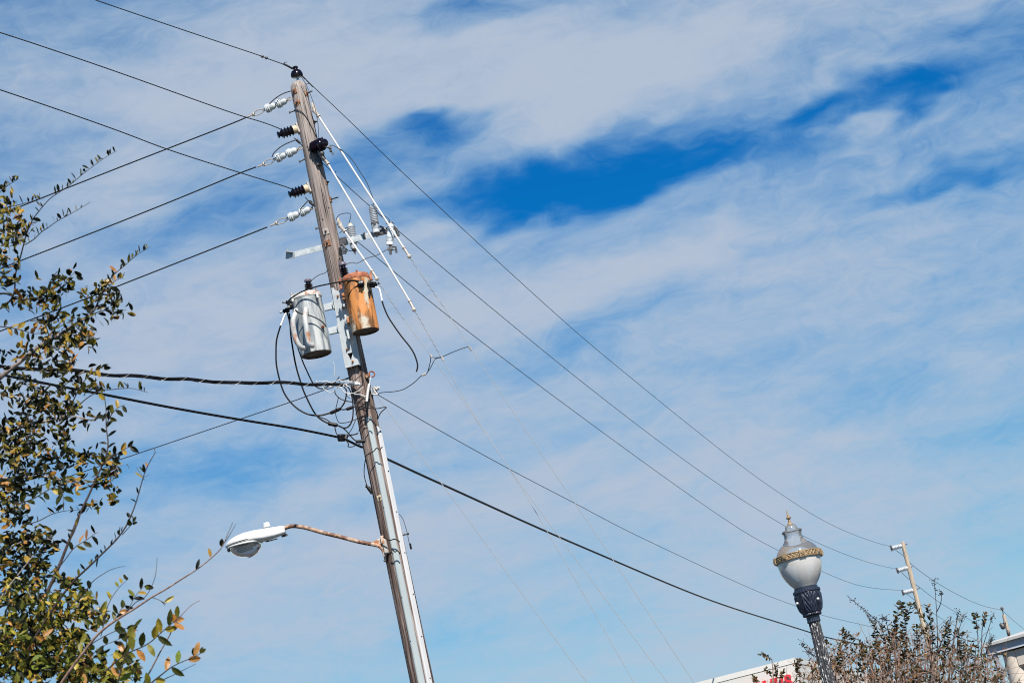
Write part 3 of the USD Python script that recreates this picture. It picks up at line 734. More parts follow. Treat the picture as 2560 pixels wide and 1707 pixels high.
wire('looped thin wire on top of the arrester nearest the pole', [(840.6, 549), (846.6, 539), (859, 534), (872, 533.4), (877, 536), (875, 549), (873, 562)], Q - .1, None, .005, 'bluewire', 'wire', 'arrester_lead')
wire('short lead from the pole to the arrester behind the steel arm', [(848.7, 583), (863.6, 571), (873, 566)], Q - .05, Q - .1, .005, 'bluewire', 'wire', 'arrester_lead')
wire('upper of two leads linking the tall arrester and the fuse cutout', [(941, 521), (949, 527), (960, 539), (970, 546), (976, 556)], Q - .26, Q - .30, .006, 'bluewire', 'wire', 'arrester_lead')
wire('lower of two leads linking the tall arrester and the fuse cutout', [(941, 527), (948, 535), (958, 543), (968, 553), (976, 562)], Q - .26, Q - .30, .006, 'bluewire', 'wire', 'arrester_lead')
wire('curled lead under the arrester nearest the pole', [(886, 626), (874, 627), (866, 625), (860, 628), (862, 631), (868, 628), (866, 622), (857, 622), (850, 626), (847, 634), (850, 652), (853, 660)], Q - .12, Q - .2, .005, 'black', 'wire', 'arrester_lead')
wire('thin crooked wire from the rusty transformer bushing to the fuse cutout', [(865, 661), (876, 657), (883, 656.5), (890, 658.5), (905, 652), (922, 644), (938, 640), (957, 630), (964, 626), (973, 624)], Q - .42, Q - .32, .005, 'bluewire', 'wire', 'bushing_lead')
wire('thin crooked wire from the pale transformer bushing to the pole', [(780, 700), (795, 689), (805, 685), (813, 682), (818, 677), (823, 673)], Q - .12, None, .005, 'bluewire', 'wire', 'bushing_lead')

# secondary cables between the transformers and down to the pole
wire('black lead looping from the rusty transformer over the pole to the pale one', [(897, 703), (884, 701), (871, 702), (846, 705.5), (812, 712), (790, 717), (766, 725), (745, 734), (730, 744), (721.5, 752), (720.5, 757), (721, 763)], Q - .56, Q - .36, .010, 'black', 'cable', 'transformer_lead')
wire('short black lead hanging across the upper left of the rusty can', [(899, 712), (891, 716), (880, 725), (874, 733), (870, 742)], Q - .56, Q - .5, .009, 'black', 'cable', 'transformer_lead')
wire('thin black ground lead drawn across the front of the pale can', [(738, 774), (743, 779), (752, 784), (762, 785), (775, 789), (790, 795), (807, 806), (816, 817)], Q - .47, Q - .34, .008, 'black', 'cable', 'transformer_lead')


def taped(label, px_tape, px_cable, Y0, Y1, r):
    t = Thing('transformer_cable', label, 'cable', P(*px_tape[0], -.3))
    t.add('taped_end', MB().tube(path3(px_tape, Y0), r * 1.15, 8), M['tape'])
    t.add('cable', MB().tube(path3([px_tape[-1]] + px_cable, Y0, Y1), r, 8), M['black'])
    return t


taped('outermost black cable with white taped end, looping below the pale transformer', [(716, 783), (712, 788), (706, 803), (701.5, 814)], [(696, 832), (691, 854), (690, 885), (691, 911), (700, 953), (711.5, 984), (728, 1007), (749, 1025), (773, 1036), (793, 1038.5), (810, 1036.5), (828, 1031)], Q - .30, Q - .2, .0115)
wire('middle black cable dropping from the pale transformer to a splice beside the pole', [(718, 780), (721, 792), (725, 810), (727, 836), (731, 865), (735, 890), (742, 923), (751, 953), (759, 977), (769, 999), (780, 1021), (791, 1038), (805, 1050), (823, 1059)], Q - .30, Q - .2, .0125, 'black', 'cable', 'transformer_cable')
wire('inner black cable dropping from the pale transformer to the cable bundle', [(723, 783), (730, 819), (735, 842), (742, 862), (757, 904), (769, 931), (782, 957), (790, 966), (802, 971.5), (815, 968.5), (825, 962)], Q - .28, Q - .1, .010, 'black', 'cable', 'transformer_cable')
taped('black cable with white taped end hanging loose right of the rusty transformer', [(938, 718), (944, 719), (949, 724), (950.5, 730), (953, 741), (955, 752)], [(958, 762), (968, 787), (982, 810), (1004, 841), (1024, 866), (1036, 886), (1042, 903), (1044, 916), (1041, 929)], Q - .48, Q - .5, .0105)


def splice(label, a, b, w, dy):
    single('cable_splice', MB().tube([P(*a, dy), P(a[0] * .9 + b[0] * .1, a[1] * .9 + b[1] * .1, dy), P(a[0] * .1 + b[0] * .9, a[1] * .1 + b[1] * .9, dy), P(*b, dy)], np.array([.6, 1, 1, .6]) * w * PX / 2, 8), M['black'], label, 'cable splice')


splice('black sleeve on the outermost looping cable, left of the pole', (825, 1033), (852, 1021), 9, -.2)
splice('black sleeve on the outermost looping cable, right against the pole', (866, 1023), (884, 1017), 8.5, -.22)
splice('boxy black splice above the wedge clamp left of the pole', (820, 1058), (844, 1063), 10, -.2)
splice('black sleeve on the front of the pole, level with the wedge clamp', (889, 1104), (914, 1102), 8.5, -.26)
for lab, pts, r in (('black tail from the splice sleeve to the pole', [(851, 1022), (858, 1024), (867, 1022)], .009),
                    ('black cable loop from the end of the bundle to the looping cable sleeve', [(860, 968), (865, 973), (866, 982), (865, 992), (862, 1004), (857, 1013), (850, 1022)], .010),
                    ('black cable loop dropping beside the left edge of the pole to the boxy splice', [(869, 966), (876, 978), (881, 1000), (883, 1025), (881, 1047), (876, 1060), (868, 1068), (858, 1069), (848, 1065)], .010),
                    ('black cable from the boxy splice to the sleeve on the pole', [(843, 1063), (853, 1067), (865, 1076), (878, 1091), (886, 1099), (893, 1103)], .010),
                    ('thin black link above the boxy splice', [(791, 1038), (801, 1043), (815, 1048), (826, 1056)], .008),
                    ('thin black link from the boxy splice down to the wedge clamp', [(837, 1066), (839, 1076), (842, 1085), (847, 1090)], .008)):
    wire(lab, pts, Q - .2, Q - .22, r, 'black', 'cable', 'black_cable')
for lab, pts, r, d in (('thin black wire swinging from the bundle across the pole to its right edge', [(837, 975), (838, 983), (843, 990), (850, 996), (865, 1002), (892, 1006), (912, 1010), (930, 1016), (940, 1026), (944, 1040), (943, 1048)], .0075, -.26),
                    ('thin black wire with a pointed loop sticking out right of the pole', [(884, 1017), (900, 1017), (925, 1020), (946, 1020.5), (958, 1018), (966, 1018), (962, 1022), (955, 1028), (949, 1036), (945, 1047)], .007, -.26),
                    ('thin wire hanging in a slack bow from the bundle below the splices', [(846, 991), (844, 1003), (839, 1026), (841, 1043), (848, 1056), (858, 1057), (870, 1055), (888, 1048.6), (906, 1041), (918, 1039)], .0055, -.26),
                    ('thin wire from the slack bow down to the wedge clamp', [(889, 1050), (883, 1064), (877, 1076), (868, 1087)], .005, -.25),
                    ('wire tie strapped round the pole at the top of the grey conduit', [(897, 1078), (900, 1070), (907, 1063), (918, 1056), (924, 1050), (928, 1050), (931, 1055)], .007, -.27),
                    ('wire tie strapped round the pole and both conduits below the wedge clamp', [(912, 1142), (919, 1136), (927, 1131), (935, 1127), (941, 1120), (945, 1121), (948, 1124), (952, 1121), (956, 1116)], .007, -.30),
                    ('thin twisted link from the wedge clamp to the pole', [(868, 1091), (877, 1087), (886, 1086), (896, 1082)], .009, -.22),
                    ('short black drop below the wedge clamp with a frayed tip', [(863, 1100), (868, 1104), (871, 1110), (870, 1117)], .008, -.22),
                    ('thin black wire curling back to the pole under the wedge clamp', [(872, 1117), (880, 1116.5), (889, 1113), (902, 1109)], .006, -.22),
                    ('wire crossing the pole in front, just above the grey conduit', [(889, 1037), (896, 1023), (905, 1014), (914, 1010)], .006, -.25),
                    ('black wire running round the pole below the bundle', [(897, 992), (905, 993), (914, 999), (920, 1008)], .007, -.25)):
    wire(lab, pts, Q + d, None, r, 'black', 'wire', 'thin_wire', 6)
wire('black cable from the wedge clamp to the left side of the pole', [(866, 1099), (876, 1104), (890, 1111), (906, 1118)], Q - .2, Q + .0, .016, 'black', 'cable', 'black_cable')
t = Thing('wedge_clamp', 'black angular wedge clamp at the end of the thick cable left of the pole', 'clamp', P(857, 1093, -.2))
t.add('body', MB().box(P(854, 1094, -.2), (.11, .08, .10), frame(V(.2, -.2, 1)), .025), M['black'])
t.add('tail_plate', MB().box(P(866, 1092, -.2), (.06, .04, .075), frame(V(.5, 0, 1)), .012), M['zinc_dark'])

# bundle with its lashing
t = Thing('cable_bundle', 'twisted black cable bundle lashed with pale wire, from the left edge to the pole', 'cable', P(853, 961))
bpx = [(-40, 911), (0, 915), (77, 923), (179, 925), (230, 932), (281, 938), (332, 939), (420, 947), (457, 947), (520, 953), (577, 956), (640, 957), (708, 956), (759, 960), (793, 961), (853, 961), (868, 962)]
bp = path3(bpx, 27.6, Q - .06, per=10)
n = len(bp); L = np.r_[0, np.cumsum(np.linalg.norm(np.diff(bp, axis=0), axis=1))]
for k in range(3):
    an = L * 2 * np.pi / 2.4 + k * 2.094
    off = .0125 * np.stack([0 * an, np.cos(an), np.sin(an)], 1)
    t.add('strand', MB().tube(bp + off, .0125, 7), M['black'], smooth=True)
s = np.linspace(0, L[-1], 900)
bq = np.stack([np.interp(s, L, bp[:, i]) for i in range(3)], 1)
an = s * 2 * np.pi / .30
tt = unit(bp[-1] - bp[0]); b1 = unit(np.cross(tt, V(0, 0, 1))); b2 = np.cross(b1, tt)
t.add('lashing_wire', MB().tube(bq + .0275 * (np.cos(an)[:, None] * b1 + np.sin(an)[:, None] * b2), .0017, 4), M['bare'])
t.add('dead_end_clamp', MB().tube([P(866, 961, -.1), P(878, 957, -.16), P(892, 958, -.24), P(901, 962, -.26)], [.018, .03, .028, .012], 8).box(P(893, 960, -.25), (.08, .03, .05), frame(V(.3, -1, 0)), .01), M['bare'])
for lab, pts, r, mat, d in (('pale wire curling on top of the cable bundle end', [(790, 951), (793, 956), (797, 954), (806, 952), (822, 955), (830, 957), (838, 953), (848, 951), (858, 953), (868, 952), (880, 956), (892, 957)], .006, 'bare', -.14),
                    ('dark rod pointing up left behind the bundle end', [(847, 953), (858, 949), (872, 945)], .012, 'zinc_dark', -.06),
                    ('dark wire end sticking up from the bundle', [(836, 958), (842, 950), (846, 945), (848, 941)], .009, 'zinc_dark', -.1),
                    ('pale wire hanging in a bow under the bundle end', [(804, 963), (808, 970), (815, 976), (826, 980), (836, 977)], .006, 'bare', -.14),
                    ('pale wire looping from the bundle across the pole front', [(846, 967), (852, 968), (857, 976), (864, 981), (882, 983), (892, 979), (900, 974), (909, 967)], .007, 'bare', -.25),
                    ('pale wire strapped over the pole below the bundle', [(885, 986), (897, 986), (906, 988), (914, 991), (918, 990)], .007, 'bare', -.25),
                    ('dark curl of wire above the bundle end', [(797, 954), (806, 952), (816, 954), (824, 955)], .006, 'black', -.1),
                    ('thin dark wire crossing the pole upward from the bundle', [(880, 955), (893, 946), (902, 938), (906, 932), (905, 915), (902, 905)], .0055, 'black', -.25)):
    wire(lab, pts, Q + d, None, r, mat, 'wire', 'neutral_wire')
m = MB()
rs = np.random.RandomState(5)
for k in range(7):
    x = 822 + k * 7.5
    m.ball(P(x, 964 + rs.uniform(-6, 7), -.12), rs.uniform(.012, .022), 1).tube([P(x - 3, 966 + rs.uniform(-6, 6), -.13), P(x + 5, 962 + rs.uniform(-6, 6), -.13)], .009, 6)
single('connector_cluster', m, M['bare'], 'cluster of small metal connectors on the bundle end left of the pole', 'connectors')
t = Thing('eye_bolt', 'rusty round eye bolt on the right of the pole below the rusty transformer', 'eye bolt', P(921, 939, -.1))
t.add('ring', MB().ring(P(929.5, 935, -.12), (.45, -1, .1), .040, .010, 24, 8), M['rust_dark'])
t.add('shank', MB().tube([P(916, 941, -.08), P(923, 938, -.12)], .016, 8).box(P(919, 940, -.12), (.035, .05, .06), frame(V(1, -.3, .2)), .006), M['rust'])
t = Thing('guy_link', 'short white insulated link hanging from the rusty eye bolt', 'guy link', P(927, 942, -.2))
t.add('strap', MB().tube([P(927.5, 940, -.14), P(925, 952, -.2), P(922.5, 962, -.25)], .008, 6), M['bare'])
t.add('white_tube', MB().tube([P(923, 960, -.25), P(919.5, 980, -.27), P(916.7, 1004, -.28)], .017, 10), M['fibre'])
t.add('black_end', MB().tube([P(916.5, 1004, -.28), P(915.5, 1021, -.29)], .024, 10), M['black'])
t = Thing('wire_loop', 'pale round wire loop at the left edge of the pole under the bundle', 'wire loop', P(873, 989, -.1))
t.add('loop', MB().ring(P(873.5, 990, -.1), (.3, -1, .2), .026, .006, 18), M['bare'])
t = Thing('neutral_bracket', 'small pale metal bracket with fittings on the right edge of the pole', 'bracket', P(928, 975, -.05))
t.add('plate', MB().box(P(929, 976, -.06), (.022, .08, .14), frame(PDIR, up=(0, -1, 0)), .004), M['zinc'])
t.add('spool', MB().lathe([(-.06, .02), (-.045, .032), (-.01, .022), (.025, .032), (.04, .02)], 14, P(937, 974, -.06), PDIR), M['cast'])
t.add('fitting', MB().box(P(943, 971, -.08), (.05, .04, .06), frame(V(1, 0, .5)), .01).ring(P(946, 970, -.08), (0, -1, 0), .02, .006).tube([P(933, 972, -.08), P(939, 980, -.08), P(944, 986, -.08)], .010, 6).tube([P(929, 985, -.08), P(943, 986, -.08)], .012, 6), M['bare'])

wire('neutral wire running down left from the bundle end behind the looping cables', [(834, 968), (810, 975), (751, 996), (640, 1034), (420, 1108), (283, 1154), (71, 1224), (0, 1247), (-40, 1260)], Q - .05, 35.0, .0062, 'conductor')
wire('neutral wire sagging right from the pole toward the far pole', [(944, 986), (954, 992), (1040, 1042), (1275, 1173), (1438, 1258), (1542, 1313), (1651, 1366), (1900, 1480), (1989, 1514), (2049, 1535), (2200, 1571), (2270, 1590)], Q - .08, 88, .0055, 'bluewire')
wire('thick black communication cable from the left edge to the wedge clamp', [(-40, 929), (0, 936), (128, 961), (217, 978), (281, 990), (420, 1017), (640, 1055), (742, 1071.6), (848, 1093)], 25.8, Q - .2, .0165, 'black', 'cable', 'communication_cable', 8)
wire('thick black communication cable sagging right behind the ornate lamp post', [(935, 1133), (965, 1146), (1060, 1190), (1100, 1208), (1332, 1313), (1530, 1398.5), (1746, 1488.6), (1900, 1541), (2024, 1579.6), (2058, 1590), (2144, 1609), (2192, 1618), (2290, 1630)], Q + .1, 86, .017, 'black', 'cable', 'communication_cable', 8)
wire('thin white loose end hanging between the pale transformer and the pole', [(834, 905), (836.5, 918), (837, 932), (834.5, 944)], Q - .05, None, .0055, 'bare', 'wire', 'loose_wire')

# guys with their white rods
def guy(label, hook, rod0, rod1, eye, strand, Yend, dark_until):
    t = Thing('guy_rod', 'white fibreglass guy rod ' + label, 'guy rod', P(*hook, -.2))
    hp, hn = on_pole(*hook)
    a, b, e = P(*rod0, -.22), P(*rod1, -.42), P(*eye, -.45)
    t.add('hook', MB().box(hp + hn * .02, (.06, .11, .04), frame(hn, up=PDIR), .006).ball(hp * .55 + a * .45, .034, 2).tube([hp + hn * .03, hp * .4 + a * .6, a], [.03, .027, .02], 8).lathe([(0, .03), (.02, .03)], 10, a, b - a), M['cast'])
    t.add('rod', MB().tube([a, (a + b) / 2, b], .0132, 10), M['fibre'])
    u = unit(e - b)
    t.add('end_fitting', MB().lathe([(-.02, .022), (0, .026), (.008, .018), (np.linalg.norm(e - b) * .8, .017)], 10, b, e - b).ball(e, .03, 2).ring(e + V(0, -.015, 0), (.2, -1, 0), .018, .010), M['cast'])
    g = Thing('guy_wire', 'pale steel guy strand ' + strand, 'guy wire', e)
    return g, e


def strand(g, px, Y0, Y1, twist_to=0, r=.0042):
    p = path3(px, Y0, Y1, per=8)
    d = unit(p[-1] - p[-4])
    k = (p[-1][2]) / -d[2]
    full = np.vstack([p, [p[-1] + d * (k + .3)]])
    g.add('strand', MB().tube(full, r, 6), M['strand'])
    if twist_to:
        L = np.r_[0, np.cumsum(np.linalg.norm(np.diff(p, axis=0), axis=1))]
        n = int(np.searchsorted(L, twist_to))
        s_ = np.linspace(0, twist_to, 200)
        q = np.stack([np.interp(s_, L, p[:, i]) for i in range(3)], 1)
        an = s_ * 2 * np.pi / .09
        g.add('wrapped_grip', MB().tube(q + .0055 * np.stack([np.cos(an), np.sin(an) * .6, np.sin(an)], 1), .0032, 5), M['zinc_dark'])


g1, e = guy('nearest the pole top, ending beside the fuse cutout', (779, 268), (795, 289), (1010, 621), (1023, 641), 'hanging from the uppermost white rod, rightmost of the guys', 30.9, 0)
strand(g1, [(1023, 641), (1083, 730), (1118, 780), (1176, 870), (1438, 1258), (1736, 1707)], Q - .45, 30.6, .9)
g2, e = guy('starting under the large dark insulator, longest drop over the steel arm', (799, 386), (819, 408), (1024.6, 754), (1035, 774), 'hanging from the middle white rod, crossing another guy', 30.9, 0)
strand(g2, [(1035, 774), (1054, 806), (1106, 899), (1186, 1038.5), (1275, 1174), (1586, 1707)], Q - .45, 30.6, .85)
g3, e = guy('lowest of the three, passing in front of the nearest arrester', (843, 556), (861, 577), (930.6, 678.5), (942, 697), 'hanging from the lowest white rod beside the rusty transformer', 30.9, 0)
strand(g3, [(942, 697), (965, 734), (1009, 798), (1077, 889), (1244, 1127), (1275, 1173), (1670, 1707)], Q - .45, 30.5, .75)
g4 = Thing('guy_wire', 'pale guy strand starting at the small bracket on the pole, leftmost of the guys', 'guy wire', P(941, 987, -.1))
strand(g4, [(941, 987), (963, 1018), (998, 1066), (1100, 1203), (1469, 1707)], Q - .1, 30.6, 0)
t = Thing('guy_bond_wire', 'dark bonding wire linking the guys to the bracket right of the pole', 'wire', P(945, 986, -.1))
t.add('wire', MB().tube(path3([(945, 985.6), (951, 982), (975, 979.6), (1006, 974), (1025, 963.5), (1040, 952), (1057, 937), (1067, 933), (1072, 920), (1076, 903), (1077, 891)], Q - .1, Q - .55), .0055, 6), M['bluewire'])
t.add('branch_wire', MB().tube(path3([(1067, 933), (1078, 916), (1088, 898), (1096, 894.5), (1104, 894)], Q - .55, Q - .55), .0055, 6).tube(path3([(1077, 891), (1088, 894), (1104, 892)], Q - .55), .0055, 6).tube(path3([(1105, 892), (1135, 879), (1162, 869), (1171, 867.5), (1175, 870)], Q - .55), .0055, 6), M['bluewire'])
for a, b in (((1075, 887), (1080, 893)), ((1103, 891), (1109, 902)), ((1172, 866), (1179, 876)), ((1056, 938), (1065, 934))):
    t.add('clamp', MB().tube([P(*a, -.55), P(*b, -.55)], .014, 7), M['cast'])

# ------------------------------------------------------------------ conduits on the pole
def conduit(name, label, c0, c1, w0, w1, dyo, mat, dots, ridge):
    """A U-shaped cable guard up the face of the pole: C0, C1 are its middle at top and bottom of the picture."""
    t = Thing(name, label, 'conduit', base)
    a = on_pole(*c0)[0]; b = on_pole(*c1)[0]
    n0 = on_pole(*c0)[1]; n1 = on_pole(*c1)[1]; nn = unit(n0 + n1)
    d = unit(a - b)
    b2 = b - d * (b[2] / d[2])
    w = unit(np.cross(d, nn)); nn = np.cross(w, d)
    if w[0] < 0: w = -w
    Rw = np.stack([w, nn, d], 1)
    L = np.linalg.norm(a - b2)
    W0, W1 = w1 * PX / 2, w0 * PX / 2
    def ring(W): return [(-W, -.04), (-W, .004), (-W * .78, .018), (W * .78, .018), (W, .004), (W, -.04)]
    zz = [0, np.linalg.norm(b - b2), L]; WW = [W0 * 1.05, W0, W1]
    v = []
    for z, W in zip(zz, WW):
        v += [b2 + Rw @ V(x, y, z) for x, y in ring(W)]
    f = []
    for k in range(2):
        for j in range(5):
            f.append([k * 6 + j, k * 6 + j + 1, k * 6 + 7 + j, k * 6 + 6 + j])
    f += [[12, 13, 14, 15], [12, 15, 16, 17]]
    t.add('cover', MB().add(v, np.array(f)), mat, smooth=False)
    if ridge:
        t.add('side_flange', MB().box(b2 + Rw @ V(-W0 * .5, .020, L / 2), (.010, .008, L), Rw, 0), mat)
    for q in dots:
        p = at(q[0], q[1], 31.8)
        zq = (p - b2) @ d
        t.add('screw', MB().lathe([(0, .011), (.006, .010)], 8, b2 + Rw @ V((q[2]) * W0, .016, zq), nn), M['dark_hole'])
    return t


conduit('cable_guard', 'grey plastic cable guard running down the front of the pole', (921, 1043), (1054, 1707), 15, 17.5, 0, M['pvc_grey'], [(944, 1155, -.6), (965, 1265, -.6), (985, 1380, -.6), (1010, 1490, -.6), (1030, 1600, -.6)], True)
conduit('cable_guard', 'white plastic cable guard on the right of the pole, brighter than the grey one', (945, 1066), (1074, 1707), 14, 16, 0, M['pvc_white'], [(942, 1072, .2), (962, 1174, .2), (984, 1276, .2), (1008, 1378, .2), (1029, 1482, .2), (1051, 1588, .2), (1074, 1692, .2)], False)
wire('thin wire dangling from the right edge of the pole beside the white guard', [(997, 1284), (1005, 1293), (1012, 1310), (1018, 1332), (1022, 1352), (1026, 1368)], Q - .1, None, .0045, 'bluewire', 'wire', 'loose_wire')
single('wire_tip', MB().tube([P(1025, 1358, -.1), P(1028, 1372, -.1)], .014, 7), M['black'], 'small black tip on the dangling wire right of the pole', 'wire end')
wire('black drop wire bowed out from the left edge of the pole below the wedge clamp', [(914, 1146), (911, 1165), (911, 1190), (914, 1203), (917, 1212)], Q - .05, None, .0065, 'black', 'cable', 'black_cable')
t = Thing('drop_clamp', 'small black drop wire clamp on the left edge of the pole above the street light', 'clamp', P(921, 1222))
t.add('body', MB().tube([P(915, 1211), P(918, 1216), P(921, 1219), P(931, 1233)], [.012, .016, .026, .024], 8).tube([P(917, 1212), P(914, 1219)], .008, 6), M['black'])
for y0, k in ((1345, 0), (1374, 1)):
    wire(('upper' if k == 0 else 'lower') + ' black wire strap round the conduits at the street light arm', [(958 + 20 * k, y0 - 4), (966 + 18 * k, y0 + 2), (976 + 12 * k, y0 + 5), (984 + 8 * k, y0 + 2), (992 + 4 * k, y0 + 4), (1000, y0 + 9)], Q - .28, Q - .26, .008, 'black', 'wire strap', 'wire_strap')

# ------------------------------------------------------------------ street light on its arm
lamp = Thing('street_light', 'white cobra head street light on a rust blotched curved arm left of the pole', 'street light', P(960, 1360))
LD = -.10
ap = path3([(711, 1320), (722, 1316), (735, 1314.5), (749, 1316), (765, 1319), (790, 1326), (815, 1333), (853, 1342), (897, 1353.5), (936, 1361), (958, 1366)], Q + LD, Q - .12)
lamp.add('arm', MB().tube(ap, .0275, 14), M['arm_rust'])
m = MB().tube(path3([(928, 1359), (942, 1362), (952, 1367), (959, 1376), (963, 1390)], Q - .13), [.028] * 24 + [.03], 10)
lamp.add('brace', m, M['bracket_rust'])
poly = np.array([P(929, 1357, -.13), P(955, 1341, -.13), P(960, 1358, -.13), P(941, 1364, -.13)])
m = MB()
v = np.vstack([poly + V(0, -.02, 0), poly + V(0, .02, 0)])
m.add(v, np.array([[0, 1, 2, 3], [7, 6, 5, 4], [0, 4, 5, 1], [1, 5, 6, 2], [2, 6, 7, 3], [3, 7, 4, 0]]))
m.box(P(957, 1350, -.13), (.05, .13, .11), frame(PDIR, up=(0, -1, 0)), .008)
lamp.add('gusset', m, M['bracket_rust'], smooth=False)
lamp.add('pole_plate', MB().box(P(964, 1366, -.13), (.06, .12, .20), frame(PDIR, up=(0, -1, 0)), .01), M['cast'])
lamp.add('end_bolt', MB().tube([P(963, 1390, -.13), P(963, 1404, -.13)], [.018, .012], 8).ball(P(962, 1401, -.13), .018, 1), M['zinc_dark'])
hA, hB = P(713, 1325, LD), P(564, 1366, LD)
u = unit(hB - hA); HL = np.linalg.norm(hB - hA)
Rz = unit(V(0, 0, 1) - u * u[2]); Rh = np.stack([u, np.cross(Rz, u), Rz], 1)      # x along the head, z up
st = [(0, .045, .055, -.035), (.02, .062, .070, -.05), (.16, .075, .085, -.06), (.30, .12, .098, -.068), (.42, .165, .108, -.06), (.56, .18, .110, -.045), (.68, .168, .095, -.035), (.77, .128, .068, -.03), (.83, .075, .035, -.026), (.855, .03, .005, -.02)]
sc = HL / .855
m = MB(); NS = 32; rows = []
for x, wd, up, dn in st:
    a_ = np.linspace(0, 2 * np.pi, NS, endpoint=False)
    ca, sa = np.cos(a_), np.sin(a_)
    y = wd * np.sign(ca) * np.abs(ca) ** .8
    z = np.where(sa > 0, up * np.abs(sa) ** .9, dn * np.abs(sa) ** .55)
    rows.append(np.stack([np.full(NS, x * sc), y, z], 1))
vv = np.vstack(rows); f = []
for i in range(len(st) - 1):
    for j in range(NS):
        f.append([i * NS + j, (i + 1) * NS + j, (i + 1) * NS + (j + 1) % NS, i * NS + (j + 1) % NS])
m.add(np.vstack([vv, [[0, 0, 0]], [[st[-1][0] * sc, 0, 0]]]) @ Rh.T + hA, np.array(f))
k = len(vv)
m.add((np.vstack([rows[0], [[0, 0, 0]]])) @ Rh.T + hA, [[j, (j + 1) % NS, NS] for j in range(NS)])
m.add((np.vstack([rows[-1], [[st[-1][0] * sc, 0, -.01]]])) @ Rh.T + hA, [[(j + 1) % NS, j, NS] for j in range(NS)])
head = lamp.add('lamp_head', m, M['lamp_white'], smooth=50)
# seam rim between the upper shell and the door
a_ = np.linspace(0, 2 * np.pi, 60)
cx, rx, ry = .585 * sc, .245 * sc, .165
rim = np.stack([cx + rx * np.cos(a_), ry * np.sin(a_), np.full(60, -.048) + .012 * np.cos(a_)], 1)
lamp.add('lens_rim', MB().tube(rim @ Rh.T + hA, .012, 8), M['lamp_white'], parent=head)
lamp.add('seam', MB().tube(np.stack([cx + rx * 1.03 * np.cos(a_), ry * 1.09 * np.sin(a_), np.full(60, -.012)], 1) @ Rh.T + hA, .004, 5), M['zinc_dark'], parent=head)
m = MB(); ph = np.linspace(0, np.pi / 2, 12)
prof = [(-math.sin(p) * .175, max(.002, math.cos(p))) for p in ph]
rows = []
for z, r in prof:
    aa = np.linspace(0, 2 * np.pi, 48, endpoint=False)
    rr = r * (1 + .012 * np.cos(24 * aa))
    rows.append(np.stack([cx + rx * .92 * rr * np.cos(aa) + .0 * z, ry * .92 * rr * np.sin(aa), z - .045 + .012 * np.cos(aa)], 1))
f = [[i * 48 + j, i * 48 + (j + 1) % 48, (i + 1) * 48 + (j + 1) % 48, (i + 1) * 48 + j] for i in range(11) for j in range(48)]
lamp.add('lens', MB().add(np.vstack(rows) @ Rh.T + hA, np.array(f)), M['lens'], smooth=60)
lamp.add('reflector', MB().lathe([(-.062, .02), (-.064, 1.0), (-.060, 1.0)], 40).v and (lambda q: q)(MB().add((np.stack([cx + rx * .88 * np.cos(a_), ry * .88 * np.sin(a_), np.full(60, -.056)], 1)) @ Rh.T + hA, [[0, j, j + 1] for j in range(1, 58)])), M['reflector'])
lamp.add('bulb', MB().lathe([(-.09, .03), (-.02, .035), (.05, .04), (.10, .03), (.13, .01)], 14, hA + Rh @ V(cx, 0, -.10), Rh[:, 0]), M['white_glaze'])
ph_c = P(671, 1318, LD)
cell = lamp.add('photocell', MB().lathe([(-.04, .036), (.02, .036), (.022, .050), (.075, .048), (.082, .042)], 20, hA + Rh @ V(.235 * sc, 0, .085), Rh[:, 2]), M['lamp_white'])
m = MB()
for x, y in ((.015, .05), (.05, .055)):
    m.box(hA + Rh @ V(x * sc, -y, -.055), (.05, .03, .03), Rh, .006)
m.box(hA + Rh @ V(.22 * sc, -.06, -.070), (.16, .015, .012), Rh)
m.box(hA + Rh @ V(.83 * sc, -.02, -.05), (.03, .06, .05), Rh, .006)
lamp.add('latch', m, M['zinc_dark'])

# ------------------------------------------------------------------ far poles
FY = 90.0
fm = mpp(FY, 2260, 1400)
fa, fb = at(2256, 1354, FY), at(2310, 1566, FY)
fd = unit(fa - fb); f0 = fb - fd * (fb[2] / fd[2]); fH = np.linalg.norm(fa - f0)
far = Thing('utility_pole', 'slim pale concrete looking pole far right, rising behind the leafless shrub', 'utility pole', f0, frame(fd, up=(0, -1, 0)))
far.add('shaft', MB().lathe([(0, 8.5 * fm), (fH - .3, 5.4 * fm), (fH - .05, 5.3 * fm), (fH, 4 * fm)], 20), M['wood_far'], local=True)
fins = None
for k, (px, e0_, e1_) in enumerate((((2252, 1364), (2228, 1370), (2268, 1359)), ((2267, 1419), (2243, 1426), (2281, 1415)), ((2281, 1475), (2257, 1481), (2299, 1469)))):
    a, b = at(*px, FY), at(*e0_, FY)
    R = frame(b - a); lab = ('pale ribbed insulator at the tip of the far pole', 'pale ribbed insulator in the middle of three on the far pole', 'pale ribbed insulator lowest of three on the far pole')[k]
    if fins is None:
        fins = Thing('line_post_insulator', lab, 'insulator', a, R, 'insulators on the far pole')
        LL = np.linalg.norm(b - a)
        fins.add('ribbed_body', MB().lathe([(-.05, .06)] + sheds(0, LL * .92, 6, .065, .10) + [(LL * .94, .04)], 14), M['grey_glaze'], local=True)
        fins.add('end_clamp', MB().lathe([(LL * .92, .05), (LL, .07), (LL * 1.03, .05)], 10).box((0, 0, LL), (.05, .22, .06)), M['zinc_dark'], local=True)
    else:
        fins.copy(lab, a, R, 'insulators on the far pole')
    far.add('through_bolt', MB().tube([at(*px, FY), at(*e1_, FY)], .025, 6), M['zinc_dark'])
